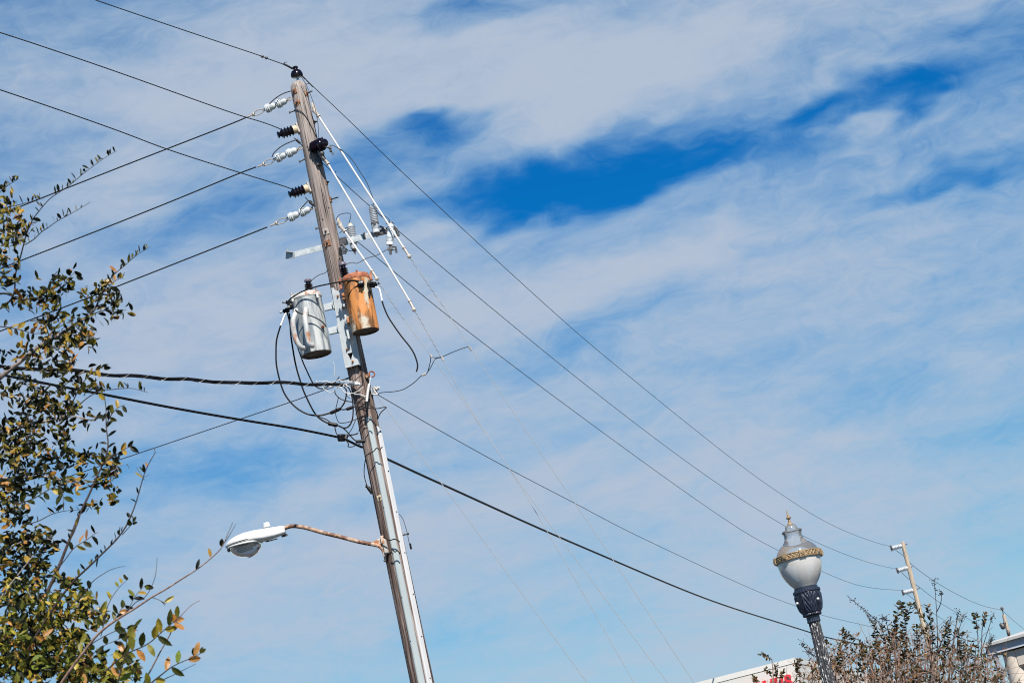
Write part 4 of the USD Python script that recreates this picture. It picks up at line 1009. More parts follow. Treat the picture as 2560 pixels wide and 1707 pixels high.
for lab, pts, y1 in (('thin line wire sagging from the far pole tip to the farthest pole', [(2236, 1372), (2262, 1392), (2277, 1408), (2330, 1448), (2380, 1478), (2430, 1503), (2470, 1517), (2500, 1523)], 150),
                     ('thin line wire leaving the far pole from its middle insulator', [(2250, 1427), (2276, 1450), (2300, 1468), (2340, 1499), (2400, 1535), (2450, 1562)], 150),
                     ('thin line wire leaving the far pole from its lowest insulator', [(2266, 1482), (2290, 1502), (2330, 1530), (2380, 1562)], 140)):
    wire(lab, pts, FY, y1, .010, 'bluewire')
wire('thin line wire leaving the farthest pole at the right edge', [(2508, 1526), (2530, 1547), (2560, 1572), (2590, 1596)], 150, 175, .012, 'bluewire')
ga, gb = at(2509, 1536, 150), at(2524, 1590, 150)
gd = unit(ga - gb); g0 = gb - gd * (gb[2] / gd[2]); gH = np.linalg.norm(ga - g0)
fp = Thing('utility_pole', 'farthest small pole with dark fittings above the house roof edge', 'utility pole', g0, frame(gd, up=(0, -1, 0)))
fp.add('shaft', MB().lathe([(0, .19), (gH, .11)], 16), M['wood_far'], local=True)
fp.add('top_insulator', MB().lathe([(0, .03), (.30, .03), (.30, .09), (.42, .10), (.5, .05)], 12, ga, gd), M['zinc_dark'])
fp.add('side_fitting', MB().ball(at(2507, 1565, 149.8), .16, 2, (1, 1, 1.2)).ball(at(2503, 1561, 149.8), .12, 2).ball(at(2511, 1557, 149.8), .10, 2).ball(at(2521, 1582, 149.7), .13, 2, (.8, 1, 1.6)), M['zinc_dark'])
# ------------------------------------------------------------------ ornate lamp post
LY = 22.0
lt, lb = at(1966, 1273, LY), at(2073, 1707, LY)
ld = unit(lt - lb); l0 = lb - ld * (lb[2] / ld[2]); LH = np.linalg.norm(lt - l0)
lp = Thing('lamp_post', 'black fluted lamp post with an acorn globe ringed by a tan gilded band', 'lamp post', l0, frame(ld, up=(0, -1, 0)))
K = mpp(LY, 2000, 1500) / 3.357 / .985       # metres per unit of the drawing below: distance down from the finial tip, half width
Z = lambda s: LH - s * K


def down(pr):
    return [(Z(s), r * K) for s, r in reversed(pr)]


lp.add('finial', MB().lathe(down([(0, 2), (30, 6), (62, 11), (66, 17), (72, 23), (79, 21), (84, 10), (92, 9), (100, 12), (106, 10), (114, 14), (120, 20), (128, 25), (133, 25)]), 24), M['gold'], local=True)
ribf = lambda z, r, th: r * (1 + .006 * np.cos(60 * th))
lp.add('globe_cap', MB().lathe(down([(131, 30), (140, 44), (160, 50), (175, 53), (180, 60), (184, 84), (196, 86), (201, 82), (206, 77), (230, 74), (258, 80), (274, 90), (280, 98), (290, 100), (298, 112), (306, 128), (312, 130), (320, 142), (345, 162), (370, 174), (392, 179)]), 120, fn=ribf), M['globe_top'], local=True, smooth=50)
lp.add('globe', MB().lathe(down([(425, 182), (460, 183), (500, 179), (545, 168), (590, 147), (627, 123), (650, 104), (668, 92)]), 72), M['globe_low'], local=True, smooth=50)
lp.add('inner_lamp', MB().lathe(down([(420, 10), (440, 32), (520, 40), (600, 40), (660, 50), (690, 60)]), 20), M['globe_low'], local=True)
# band with lattice and square rosettes
band = lp.add('band', MB().lathe(down([(386, 186), (386, 197), (392, 199), (395, 194), (428, 194), (431, 199), (438, 198), (438, 186)]), 64), M['gold'], local=True)
NB = 8
for k in range(NB):
    th = math.radians(-128 + 360 / NB * k)
    o = V(math.cos(th), math.sin(th), 0)
    R = np.stack([V(-math.sin(th), math.cos(th), 0), V(0, 0, 1), o], 1)
    m = MB().box(o * 200 * K + V(0, 0, Z(412)), (56 * K, 58 * K, 12 * K), R, 2 * K).box(o * 206 * K + V(0, 0, Z(412)), (40 * K, 40 * K, 6 * K), R, 2 * K)
    for q in range(6):
        a_ = q * math.pi / 3
        m.ball(o * 210 * K + R @ V(11 * math.cos(a_) * K, 11 * math.sin(a_) * K, 0) + V(0, 0, Z(412)), 5.5 * K, 1)
    m.ball(o * 210 * K + V(0, 0, Z(412)), 6 * K, 1)
    lp.add('rosette', m, M['gold'], parent=band, local=True)
    m = MB()
    for j in range(3):
        for s in (-1, 1):
            a0 = th + math.radians(9 + 9.3 * j); a1 = a0 + math.radians(8.5)
            pts = [V(196 * K * math.cos(a_), 196 * K * math.sin(a_), Z(412) + s * 15 * K * f_) for a_, f_ in ((a0, 1), ((a0 + a1) / 2, 0), (a1, -1))]
            m.tube(pts, 3.4 * K, 5)
    lp.add('lattice', m, M['gold'], parent=band, local=True)
m = MB().lathe(down([(668, 96), (672, 100), (690, 100), (694, 108)]), 40)
lp.add('holder', m, M['navy'], local=True)
scal = lambda z, r, th: r * (1 + .035 * np.abs(np.cos(13 * th)))
lp.add('scalloped_ring', MB().lathe(down([(690, 104), (693, 111), (712, 112), (720, 106)]), 156, fn=scal), M['navy'], local=True)


def acanthus(z, r, th):
    s = (LH - z) / K
    w = np.clip((s - 722) / 20, 0, 1) * np.clip((885 - s) / 25, 0, 1)
    ph = (th / (2 * np.pi) * 6) % 1.0 - .5
    rib = .085 * np.exp(-(np.abs(ph) - .5) ** 2 / .0025) + .05 * np.exp(-(ph / .055) ** 2)
    vein = .05 * np.sin((s * .105 + np.abs(ph) * 26)) * (np.abs(ph) < .42) * (np.abs(ph) > .08)
    return r * (1 + w * (rib + vein))


lp.add('leafy_collar', MB().lathe(down([(718, 105)] + [(720 + k * 3, 108 - 6 * (k / 55) ** 1.2 * 2.1 - (max(0, k - 24) / 31) ** 2 * 15) for k in range(56)] + [(888, 76), (893, 68)]), 240, fn=acanthus), M['navy'], local=True, smooth=50)
bead = lambda z, r, th: r * (1 + .02 * np.cos(34 * th))
lp.add('bead_ring', MB().lathe(down([(888, 66), (890, 74), (896, 78), (903, 78), (909, 73), (911, 60)]), 136, fn=bead), M['navy'], local=True)
flut2 = lambda z, r, th: r * (1 - .07 * np.abs(np.sin(9 * th)) ** 6)
lp.add('neck', MB().lathe(down([(909, 56), (915, 56), (950, 54), (955, 57), (962, 57), (966, 48)]), 108, fn=flut2), M['navy'], local=True)
flute = lambda z, r, th: r * (1 - .13 * np.abs(np.sin(8 * th)) ** 1.3)
zb = LH / K
lp.add('fluted_shaft', MB().lathe([(0.5, 62 * K), (Z(1600), 56 * K), (Z(1300), 52.5 * K), (Z(962), 47 * K)], 160, fn=flute), M['post_black'], local=True, smooth=50)
lp.add('base', MB().lathe([(0, .26), (.06, .26), (.08, .22), (.30, .20), (.36, .15), (.52, .26 * .5), (.56, .10)], 40), M['post_black'], local=True)
for q in ((2045, 1496), (1993, 1508)):
    p = at(q[0], q[1], LY - .11)
    lp.add('set_screw', MB().ball(p, .014, 2), M['bare'])

# ------------------------------------------------------------------ white commercial building with red letters
BY = 55.0
c0 = at(1985, 1643, BY); c0 = np.array(c0)
wl = at(1745, 1707, BY + .68)
ul = unit(V(wl[0] - c0[0], wl[1] - c0[1], 0))
ur = V(-ul[1], ul[0], 0); ur = ur if ur[1] > 0 else -ur
ux = -ul                                            # along the front, left to right
nf = -ur                                            # out of the front
HB = c0[2]
bl_ = Thing('commercial_building', 'pale rendered flat roofed building with red lettering behind the lamp post', 'building', c0 * V(1, 1, 0), np.stack([ux, -nf, V(0, 0, 1)], 1))
WL, WD = 30.0, 13.0
def wall_box(m, x0, x1, y0, y1, z0, z1):
    return m.box(((x0 + x1) / 2, (y0 + y1) / 2, (z0 + z1) / 2), (x1 - x0, y1 - y0, z1 - z0))
courses = np.linspace(0, HB - .12, 9)
for k in range(8):
    bl_.add('wall_panel', wall_box(MB(), -WL, 0, 0, WD, courses[k] + .012, courses[k + 1] - .012), M['stucco'], local=True, smooth=False)
bl_.add('wall_core', wall_box(MB(), -WL + .03, -.03, .03, WD - .03, 0, HB - .13), M['coping'], local=True, smooth=False)
bl_.add('coping', wall_box(MB(), -WL - .012, .012, -.012, WD + .012, HB - .12, HB), M['coping'], local=True, smooth=False)
for k in range(5):
    w_ = bl_.add('window', wall_box(MB(), -26 + 5 * k, -23.4 + 5 * k, -.04, .1, 1.0, 3.0), M['coping'], local=True, smooth=False)
    bl_.add('pane', wall_box(MB(), -25.9 + 5 * k, -23.5 + 5 * k, -.05, .0, 1.1, 2.9), M['pane'], parent=w_, local=True, smooth=False)


def letter(ch):
    """Roman capitals with serifs, one unit high."""
    def bar(x0, y0, x1, y1, w):
        return LineString([(x0, y0), (x1, y1)]).buffer(w / 2, cap_style=2)
    S = .055
    serif = lambda x, y, w: sbox(x - w / 2, y - S / 2, x + w / 2, y + S / 2)
    if ch == 'O':
        e = affinity.scale(Point(0, 0).buffer(1, 32), .43, .52); i = affinity.scale(Point(0, 0).buffer(1, 32), .28, .47)
        return affinity.translate(e.difference(i), .43, .5), .92
    if ch == 'V':
        return unary_union([bar(.10, .98, .44, .02, .17), bar(.44, .02, .74, .98, .075), serif(.10, .97, .30), serif(.76, .97, .26)]), .88
    if ch == 'U':
        a = unary_union([sbox(.10, .32, .26, 1), sbox(.64, .32, .71, 1), serif(.18, .97, .34), serif(.675, .97, .28)])
        o = affinity.translate(affinity.scale(Point(0, 0).buffer(1, 32), .305, .33), .405, .32); i = affinity.translate(affinity.scale(Point(0, 0).buffer(1, 32), .19, .26), .45, .34)
        return unary_union([a, o.difference(i).intersection(sbox(0, -1, 1, .34))]), .86
    if ch == 'N':
        return unary_union([sbox(.12, 0, .185, 1), sbox(.70, 0, .765, 1), bar(.13, .98, .74, .02, .16), serif(.14, .97, .3), serif(.73, .97, .28), serif(.15, .03, .28)]), .92
    if ch == 'S':
        t_ = np.linspace(0, 1, 40)
        up_ = [(.33 + .21 * math.cos(a_), .745 + .225 * math.sin(a_)) for a_ in np.radians(np.linspace(25, 270, 30))]
        lo_ = [(.33 + .23 * math.cos(a_), .27 + .24 * math.sin(a_)) for a_ in np.radians(np.linspace(90, -155, 30))]
        c = LineString(up_ + lo_).buffer(.062)
        return unary_union([c, sbox(.50, .70, .555, .97), sbox(.085, .03, .14, .30)]), .66


sg = Thing('sign_lettering', 'raised red serif capitals spelling NOVUS on the pale building', 'sign', c0, np.stack([ux, V(0, 0, 1), nf], 1))
px_ = lambda x, y: None


def on_wall(px, py):
    d = ray(px, py); tt_ = ((c0 - EYE) @ nf) / (d @ nf)
    q = EYE + d * tt_ - c0
    return q @ ux, q[2]


x1_, z1_ = on_wall(1981, 1700); x0_, z0_ = on_wall(1905, 1712)
# S top right at (1977, 1685); letters about 33 px tall
hS = on_wall(1973, 1686)[1] - on_wall(1980, 1717)[1]
ztop = on_wall(1973, 1686)[1]
xe = on_wall(1981, 1700)[0]
wid = {ch: letter(ch)[1] for ch in 'NOVUS'}
tot = sum(wid[ch] for ch in 'NOVUS') * hS
x = xe - tot + .02
for ch in 'NOVUS':
    g_, w_ = letter(ch)
    g_ = g_.buffer(.018)
    m = MB()
    for gg in getattr(g_, 'geoms', [g_]):
        e = trimesh.creation.extrude_polygon(affinity.scale(gg, hS, hS, origin=(0, 0)), .06, engine='earcut')
        m.add(e.vertices + V(x, ztop - hS, .03), e.faces)
    sg.add('letter', m, M['sign_red'], local=True, smooth=False)
    x += w_ * hS

# ------------------------------------------------------------------ house corner at the right edge
HY = 29.0
h0 = at(2470, 1622, HY)
hux = unit(V(.85, -.527, 0)); huy = unit(V(.527, .85, 0))          # eave edge runs right and towards the camera
hs_ = Thing('house', 'cream house corner with pale overhanging roof edge and dark window at the right', 'house', h0 * V(1, 1, 0), np.stack([hux, huy, V(0, 0, 1)], 1))
ez = h0[2]
def hb(x0, x1, y0, y1, z0, z1, bev=0):
    return MB().box(((x0 + x1) / 2, (y0 + y1) / 2, (z0 + z1) / 2), (x1 - x0, y1 - y0, z1 - z0), None, bev)
hs_.add('fascia', hb(0, 9, 0, .03, ez - .07, ez + .03), M['fascia'], local=True, smooth=False)
hs_.add('fascia', hb(-.03, 0, 0, 9, ez - .07, ez + .03), M['fascia'], local=True, smooth=False)
m = MB()
v = [(-.05, -.05, ez + .03), (9, -.05, ez + .03), (9, 9, ez + .03), (-.05, 9, ez + .03), (-.05, -.05, ez + .06), (9, -.05, ez + .06), (9, 4, ez + .75), (4, 4, ez + .75), (-.05, 9, ez + .06), (4, 9, ez + .75), (9, 9, ez + .75)]
m.add(v, [[0, 3, 2], [0, 2, 1], [0, 1, 5], [0, 5, 4], [4, 5, 6], [4, 6, 7], [4, 7, 8], [7, 9, 8], [0, 4, 8], [0, 8, 3], [7, 6, 10], [7, 10, 9], [1, 2, 10], [1, 10, 6], [1, 6, 5], [2, 3, 8], [2, 8, 9], [2, 9, 10]])
hs_.add('roof', m, M['shingle'], local=True, smooth=False)
hs_.add('soffit', hb(.0, 9, .035, 9, ez - .065, ez - .045), M['soffit'], local=True, smooth=False)
ww = .10
hs_.add('corner_column', MB().lathe([(0, .12), (ez - .085, .12)], 24, (ww + .12, .165, 0)), M['cream'], local=True)
hs_.add('beam', hb(ww + .2, 9, .06, .26, ez - .27, ez - .085), M['cream'], local=True, smooth=False)
hs_.add('back_wall', hb(ww + .25, 9, 1.9, 2.1, 0, ez - .085), M['soffit'], local=True, smooth=False)
hs_.add('side_wall', hb(ww + .05, ww + .17, .39, 9, 0, ez - .085), M['cream'], local=True, smooth=False)
w_ = hs_.add('window_frame', hb(.365, .395, .20, .34, ez - 2.2, ez - .275), M['cream'], local=True, smooth=False)
hs_.add('window_pane', hb(.40, 3.6, .26, .28, ez - 2.2, ez - .275), M['pane'], local=True, smooth=False)
m = MB().tube([(.04, .05, ez - .07), (.045, .06, ez - .2), (.05, .08, ez - .34), (.05, .08, 0.1)], .036, 8)
hs_.add('downspout', m, M['spout'], local=True)

# ------------------------------------------------------------------ leaves and branches
T_X = np.array([0, .22, .22, .22, .52, .52, .52, .8, .8, .8, 1.0])
T_Y = np.array([0, -.36, 0, .36, -.5, 0, .5, -.34, 0, .34, 0])
T_F = np.array([[0, 2, 1], [0, 3, 2], [1, 2, 5], [1, 5, 4], [2, 3, 6], [2, 6, 5], [4, 5, 8], [4, 8, 7], [5, 6, 9], [5, 9, 8], [7, 8, 10], [8, 9, 10]])


def leaves(pos, dirn, nrm, L, W, rs):
    """(N, 11, 3) leaf vertices: each folded along its midrib and curled back a little."""
    N = len(pos)
    d = dirn / np.linalg.norm(dirn, axis=1, keepdims=True)
    y = np.cross(nrm, d); y /= np.linalg.norm(y, axis=1, keepdims=True) + 1e-9
    z = np.cross(d, y)
    fold = rs.uniform(.1, .7, (N, 1)); curl = rs.uniform(-.45, .25, (N, 1))
    X = T_X[None] * L[:, None]; Yy = T_Y[None] * W[:, None]
    Zz = fold * np.abs(Yy) + curl * (T_X ** 2)[None] * L[:, None]
    return pos[:, None] + X[..., None] * d[:, None] + Yy[..., None] * y[:, None] + Zz[..., None] * z[:, None]


def leaf_mesh(lv_):
    N = len(lv_)
    f = (T_F[None] + 11 * np.arange(N)[:, None, None]).reshape(-1, 3)
    return MB().add(lv_.reshape(-1, 3), f)


def tones(m, t):
    UsdGeom.PrimvarsAPI(m).CreatePrimvar('tone', Sdf.ValueTypeNames.FloatArray, 'vertex').Set(Vt.FloatArray.FromNumpy(np.asarray(t, np.float32)))


def plain_mesh(name, v, mat, parent, tone):
    m = UsdGeom.Mesh.Define(stage, numbered(parent, name))
    m.CreatePointsAttr(Vt.Vec3fArray.FromNumpy(v.astype(np.float32)))
    m.CreateFaceVertexCountsAttr(FC); m.CreateFaceVertexIndicesAttr(FI)
    m.CreateSubdivisionSchemeAttr('none')
    tones(m, np.full(11, tone))
    UsdShade.MaterialBindingAPI.Apply(m.GetPrim()).Bind(mat)


FC = Vt.IntArray.FromNumpy(np.full(12, 3, np.int32)); FI = Vt.IntArray.FromNumpy(T_F.astype(np.int32).ravel())
LG = [(.018, .024, .007), (.035, .045, .010), (.075, .085, .016), (.13, .125, .024), (.20, .155, .03), (.25, .15, .035), (.27, .12, .032)]
LM = [leaf_mat('leaf_deep_green', [(.022, .028, .006), (.05, .056, .010)]), leaf_mat('leaf_olive', [(.13, .125, .018), (.24, .215, .035)]), leaf_mat('leaf_yellow', [(.34, .26, .03), (.46, .33, .05)]),
      leaf_mat('leaf_orange', [(.36, .15, .03), (.48, .25, .08)]), leaf_mat('leaf_bright_green', [(.12, .18, .025), (.24, .28, .05)])]
L_SHADE = leaf_mat('leaf_mixed_shaded', [(.004, .005, .002), (.005, .006, .002), (.006, .008, .002), (.008, .010, .003), (.010, .013, .004), (.018, .020, .005), (.04, .04, .008), (.17, .15, .022), (.31, .235, .035), (.42, .25, .045), (.42, .17, .045)])  # near-black tones paint leaf shade into the colour; olive to orange is leaf colour
L_LIT = leaf_mat('leaf_mixed_lit', [(.005, .006, .002), (.007, .009, .003), (.012, .016, .004), (.03, .036, .007), (.06, .068, .010), (.16, .17, .022), (.28, .25, .032), (.44, .33, .045), (.48, .24, .065)])  # sunlit version of the leaf mix; its darkest tones paint shaded gaps


class Foliage:
    def __init__(s, seed):
        s.rs = np.random.RandomState(seed); s.p, s.d, s.n, s.L, s.W, s.c = [], [], [], [], [], []

    def put(s, p, d, n, L, W, c):
        s.p.append(p); s.d.append(d); s.n.append(n); s.L.append(L); s.W.append(W); s.c.append(c)

    def finish(s, thing, limit, classes, stuff_mat, score):
        p, d, n = map(np.array, (s.p, s.d, s.n)); L, W, c = np.array(s.L), np.array(s.W), np.array(s.c)
        lv_ = leaves(p, d, n, L, W, s.rs)
        order = np.argsort(-score(p, L, W))
        solo = order[:limit]; rest = order[limit:]
        for i in solo:
            plain_mesh('leaf', (lv_[i] - thing.o) @ thing.R, classes[c[i]], thing.path, s.rs.rand())
        for name, mat, sel in stuff_mat:
            k = [i for i in rest if sel(p[i], c[i])]
            if k:
                q = thing.add(name, leaf_mesh(lv_[k]), mat, smooth=False, kind='stuff')
                tones(UsdGeom.Mesh.Get(stage, q), np.repeat(s.rs.rand(len(k)), 11))


def pix(p):
    """Where a point falls in the photograph, and its distance."""
    q = p - EYE; w = q @ FW
    return 1280 + (q @ RT) / w * F_PX, 853.5 - (q @ UPV) / w * F_PX, w


# --- the leafy tree on the left
TY = 13.0
tm = mpp(TY, 100, 1100)
troot = at(-260, 2500, TY); troot = V(troot[0], TY, 0)
tree = Thing('leafy_tree', 'leafy tree with olive and yellowing oval leaves at the left edge', 'tree', troot)
fo = Foliage(11); rs = fo.rs
fork = at(-150, 1990, TY)
tree.add('trunk', MB().tube(smooth_line([troot - V(0, 0, .1), troot + V(.02, 0, .6), (troot + fork) / 2 + V(.05, 0, 0), fork, at(-110, 1800, TY), at(-120, 1500, TY), at(-100, 1200, TY), at(-90, 950, TY), at(-60, 700, TY), at(-40, 520, TY)], 40), np.linspace(.13, .012, 40), 12), M['bark'])
# branch: points over the photograph, depth from and to, radii (in pixels) from and to, bark, leaf rows: (start fraction, spacing px, style)
BR = [([(-100, 760), (-20, 740), (15, 734), (51, 748), (80, 747), (110, 746), (122, 712), (143, 679)], 13, 12.6, 3.5, .9, 'twig', .5, 12, 'tuft'),
      ([(80, 746), (118, 742), (150, 722), (162, 708), (186, 681)], 12.9, 12.7, 1.6, .6, 'twig', .35, 9, 'tuft'),
      ([(-60, 800), (30, 745), (38, 692), (48, 653), (62, 600), (70, 575), (75, 565), (82, 548), (92, 535), (125, 497), (165, 470), (205, 437), (222, 424), (262, 395), (292, 378)], 13.1, 12.3, 2.4, .45, 'twig', .47, 13, 'up'),
      ([(62, 612), (85, 598), (104, 580), (122, 568), (140, 555), (165, 541), (190, 527), (212, 514), (225, 506)], 12.8, 12.5, 1.4, .5, 'twig', .15, 12, 'up'),
      ([(-40, 540), (0, 524), (30, 516), (60, 509), (90, 500), (110, 495)], 12.9, 12.7, 1.6, .6, 'twig', .2, 10, 'up'),
      ([(-30, 500), (0, 480), (20, 464), (34, 455), (46, 447)], 12.9, 12.7, 1.2, .5, 'twig', .2, 10, 'up'),
      ([(240, 766), (250, 742), (262, 722), (283, 689), (306, 669), (332, 646), (357, 628), (376, 617)], 12.6, 12.2, 1.6, .4, 'twig', .1, 12, 'up'),
      ([(270, 720), (284, 705), (298, 697), (310, 696)], 12.6, 12.5, 1.0, .5, 'twig', .2, 9, 'up'),
      ([(-110, 1060), (0, 944), (31, 919), (64, 893), (107, 860), (143, 840), (166, 825), (191, 808), (222, 791), (240, 766), (255, 735), (272, 705)], 13, 12.6, 7.5, 1.2, 'bark', .3, 14, 'tuft'),
      ([(166, 825), (200, 800), (235, 784), (262, 776), (290, 774), (316, 775)], 12.7, 12.6, 1.8, .6, 'twig', .3, 9, 'tuft'),
      ([(107, 860), (130, 830), (128, 800), (135, 780)], 12.8, 12.8, 1.4, .5, 'twig', .2, 9, 'tuft'),
      ([(-40, 812), (0, 816), (30, 820), (64, 828), (84, 834), (104, 832)], 12.5, 12.4, 1.8, .7, 'twig', .35, 10, 'side'),
      ([(143, 840), (180, 838), (215, 838), (240, 845)], 12.8, 12.6, 1.4, .5, 'twig', .1, 9, 'tuft'),
      ([(-100, 1150), (0, 1082), (38, 1071), (71, 1059), (102, 1054), (133, 1049), (163, 1044), (184, 1040), (204, 1046), (230, 1049), (255, 1042)], 13, 12.6, 4.5, .8, 'bark', .15, 10, 'tuft'),
      ([(163, 1044), (200, 1010), (225, 990), (255, 975), (270, 974), (306, 971), (332, 971), (355, 977), (370, 981)], 12.8, 12.4, 1.6, .5, 'twig', .4, 11, 'up'),
      ([(184, 1000), (205, 960), (222, 940), (240, 925), (262, 918)], 12.8, 12.6, 1.4, .5, 'twig', .1, 10, 'side'),
      ([(60, 1010), (120, 990), (165, 960), (195, 940), (210, 925)], 12.8, 12.7, 1.6, .6, 'twig', .1, 10, 'tuft'),
      ([(-60, 1990), (20, 1800), (51, 1690), (56, 1654), (66, 1613), (79, 1577), (97, 1531), (115, 1486), (138, 1437), (153, 1401), (173, 1350), (189, 1310), (204, 1274), (224, 1233), (240, 1195), (255, 1164), (270, 1113), (266, 1072), (265, 1026), (261, 990)], 12.4, 12.3, 6.5, 1.0, 'twig', .8, 16, 'side'),
      ([(255, 1164), (275, 1145), (300, 1130), (320, 1118), (335, 1112)], 12.3, 12.2, 1.4, .5, 'twig', .1, 10, 'side'),
      ([(266, 1060), (280, 1035), (297, 1018), (312, 1012)], 12.3, 12.2, 1.3, .5, 'twig', .15, 12, 'side'),
      ([(-100, 1210), (0, 1195), (38, 1195), (102, 1191), (143, 1197), (179, 1202), (217, 1205), (237, 1200), (262, 1190), (290, 1172), (306, 1160)], 12.9, 12.4, 4.5, .9, 'bark', .2, 10, 'tuft'),
      ([(40, 1260), (85, 1245), (125, 1222), (150, 1212), (160, 1208)], 12.6, 12.5, 1.8, .7, 'twig', .1, 12, 'big'),
      ([(150, 1212), (158, 1240), (160, 1262)], 12.5, 12.5, 1.2, .5, 'twig', .2, 13, 'big'),
      ([(70, 1310), (100, 1300), (125, 1287), (160, 1277), (196, 1274)], 12.6, 12.5, 1.4, .5, 'twig', .05, 16, 'up'),
      ([(60, 1640), (120, 1540), (163, 1478), (191, 1445), (219, 1419), (255, 1384), (298, 1340), (324, 1297), (344, 1243), (360, 1187), (374, 1155), (389, 1130)], 12.0, 11.6, 3.2, .8, 'twig', .40, 15, 'up'),
      ([(358, 1192), (349, 1180), (340, 1167)], 11.7, 11.7, .7, .4, 'twig', 2, 9, 'up'),
      ([(359, 1193), (366, 1190), (373, 1187)], 11.7, 11.7, .7, .4, 'twig', 2, 9, 'up'),
      ([(306, 1336), (322, 1318), (332, 1306), (336, 1297)], 11.8, 11.7, 1.0, .5, 'twig', .6, 10, 'side'),
      ([(130, 1440), (165, 1395), (190, 1365), (215, 1350), (235, 1335), (246, 1330)], 12.0, 11.9, 1.4, .5, 'twig', .5, 11, 'side'),
      ([(204, 1274), (190, 1320), (175, 1350), (160, 1375)], 12.1, 12.1, 1.0, .5, 'twig', .05, 14, 'up'),
      ([(120, 1760), (180, 1668), (222, 1613), (242, 1588), (268, 1565), (306, 1539), (339, 1519), (378, 1493), (413, 1473), (454, 1447), (490, 1424), (526, 1396), (554, 1368), (565, 1345), (573, 1326), (582, 1305)], 11.6, 11.0, 3.4, .6, 'tan_twig', 2, 20, 'up'),
      ([(558, 1360), (572, 1340), (590, 1309)], 11.1, 11.0, .9, .4, 'twig', 2, 20, 'up'),
      ([(306, 1539), (325, 1520), (342, 1503), (357, 1496), (375, 1473), (388, 1440), (391, 1418), (393, 1392)], 11.4, 11.3, 1.2, .4, 'twig', 2, 12, 'up'),
      ([(378, 1492), (400, 1500), (415, 1509)], 11.3, 11.3, .8, .6, 'twig', .85, 14, 'side'),
      ([(318, 1530), (335, 1495), (350, 1475), (360, 1465)], 11.4, 11.4, .9, .4, 'twig', .4, 9, 'side'),
      ([(282, 1556), (295, 1535), (305, 1520), (318, 1510)], 11.5, 11.5, .9, .4, 'twig', .1, 9, 'side'),
      ([(255, 1580), (262, 1545), (268, 1519), (278, 1496), (296, 1470), (308, 1458), (320, 1447)], 11.6, 11.5, 1.2, .4, 'twig', .55, 13, 'up'),
      ([(252, 1590), (258, 1560), (254, 1530), (246, 1510), (236, 1490), (222, 1470)], 11.7, 11.7, 1.0, .4, 'twig', .2, 11, 'side'),
      ([(170, 1520), (215, 1475), (230, 1455), (253, 1437), (276, 1424), (298, 1417), (314, 1415)], 11.8, 11.7, 1.4, .4, 'twig', 2, 12, 'up'),
      ([(330, 1790), (362, 1702), (378, 1672), (401, 1628), (421, 1593), (434, 1567), (446, 1547), (459, 1531), (480, 1511), (500, 1500)], 11.2, 10.9, 2.2, .5, 'tan_twig', 2, 12, 'up'),
      ([(260, 1680), (316, 1634), (344, 1621), (370, 1608), (395, 1588), (418, 1567), (434, 1554), (449, 1540)], 11.1, 10.9, 1.6, .8, 'twig', .25, 15, 'big'),
      ([(340, 1760), (378, 1707), (398, 1690), (421, 1672), (449, 1656), (485, 1641), (510, 1627)], 11.1, 10.9, 2.0, .6, 'twig', .25, 26, 'big'),
      ([(380, 1712), (410, 1697), (440, 1683), (470, 1668), (490, 1658)], 11.1, 11.0, 1.2, .5, 'twig', 2, 26, 'big'),
      ([(285, 1790), (296, 1700), (306, 1664), (314, 1626), (317, 1600), (316, 1580)], 11.2, 11.1, 2.0, .8, 'twig', .2, 9, 'big'),
      ([(222, 1613), (260, 1590), (290, 1576), (310, 1570), (330, 1573), (345, 1575)], 11.3, 11.2, 1.2, .5, 'twig', .55, 12, 'big'),
      ([(225, 1640), (262, 1612), (290, 1600), (310, 1590), (336, 1582)], 11.4, 11.3, 1.0, .4, 'twig', .4, 14, 'side'),
      ([(-80, 1600), (0, 1496), (26, 1460), (51, 1429), (84, 1386)], 12.2, 12.1, 3, 1.0, 'bark', .9, 12, 'side'),
      ([(-90, 1420), (0, 1380), (40, 1360), (75, 1350), (110, 1345), (130, 1350)], 12.6, 12.4, 2.5, .8, 'bark', .2, 9, 'tuft')]


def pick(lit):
    w = np.array([.52, .22, .11, .10, .05]) if not lit else np.array([.28, .30, .18, .11, .13])  # sunlit look of the lower clumps is put into the choice of leaf colours
    return rs.choice(5, p=w / w.sum())


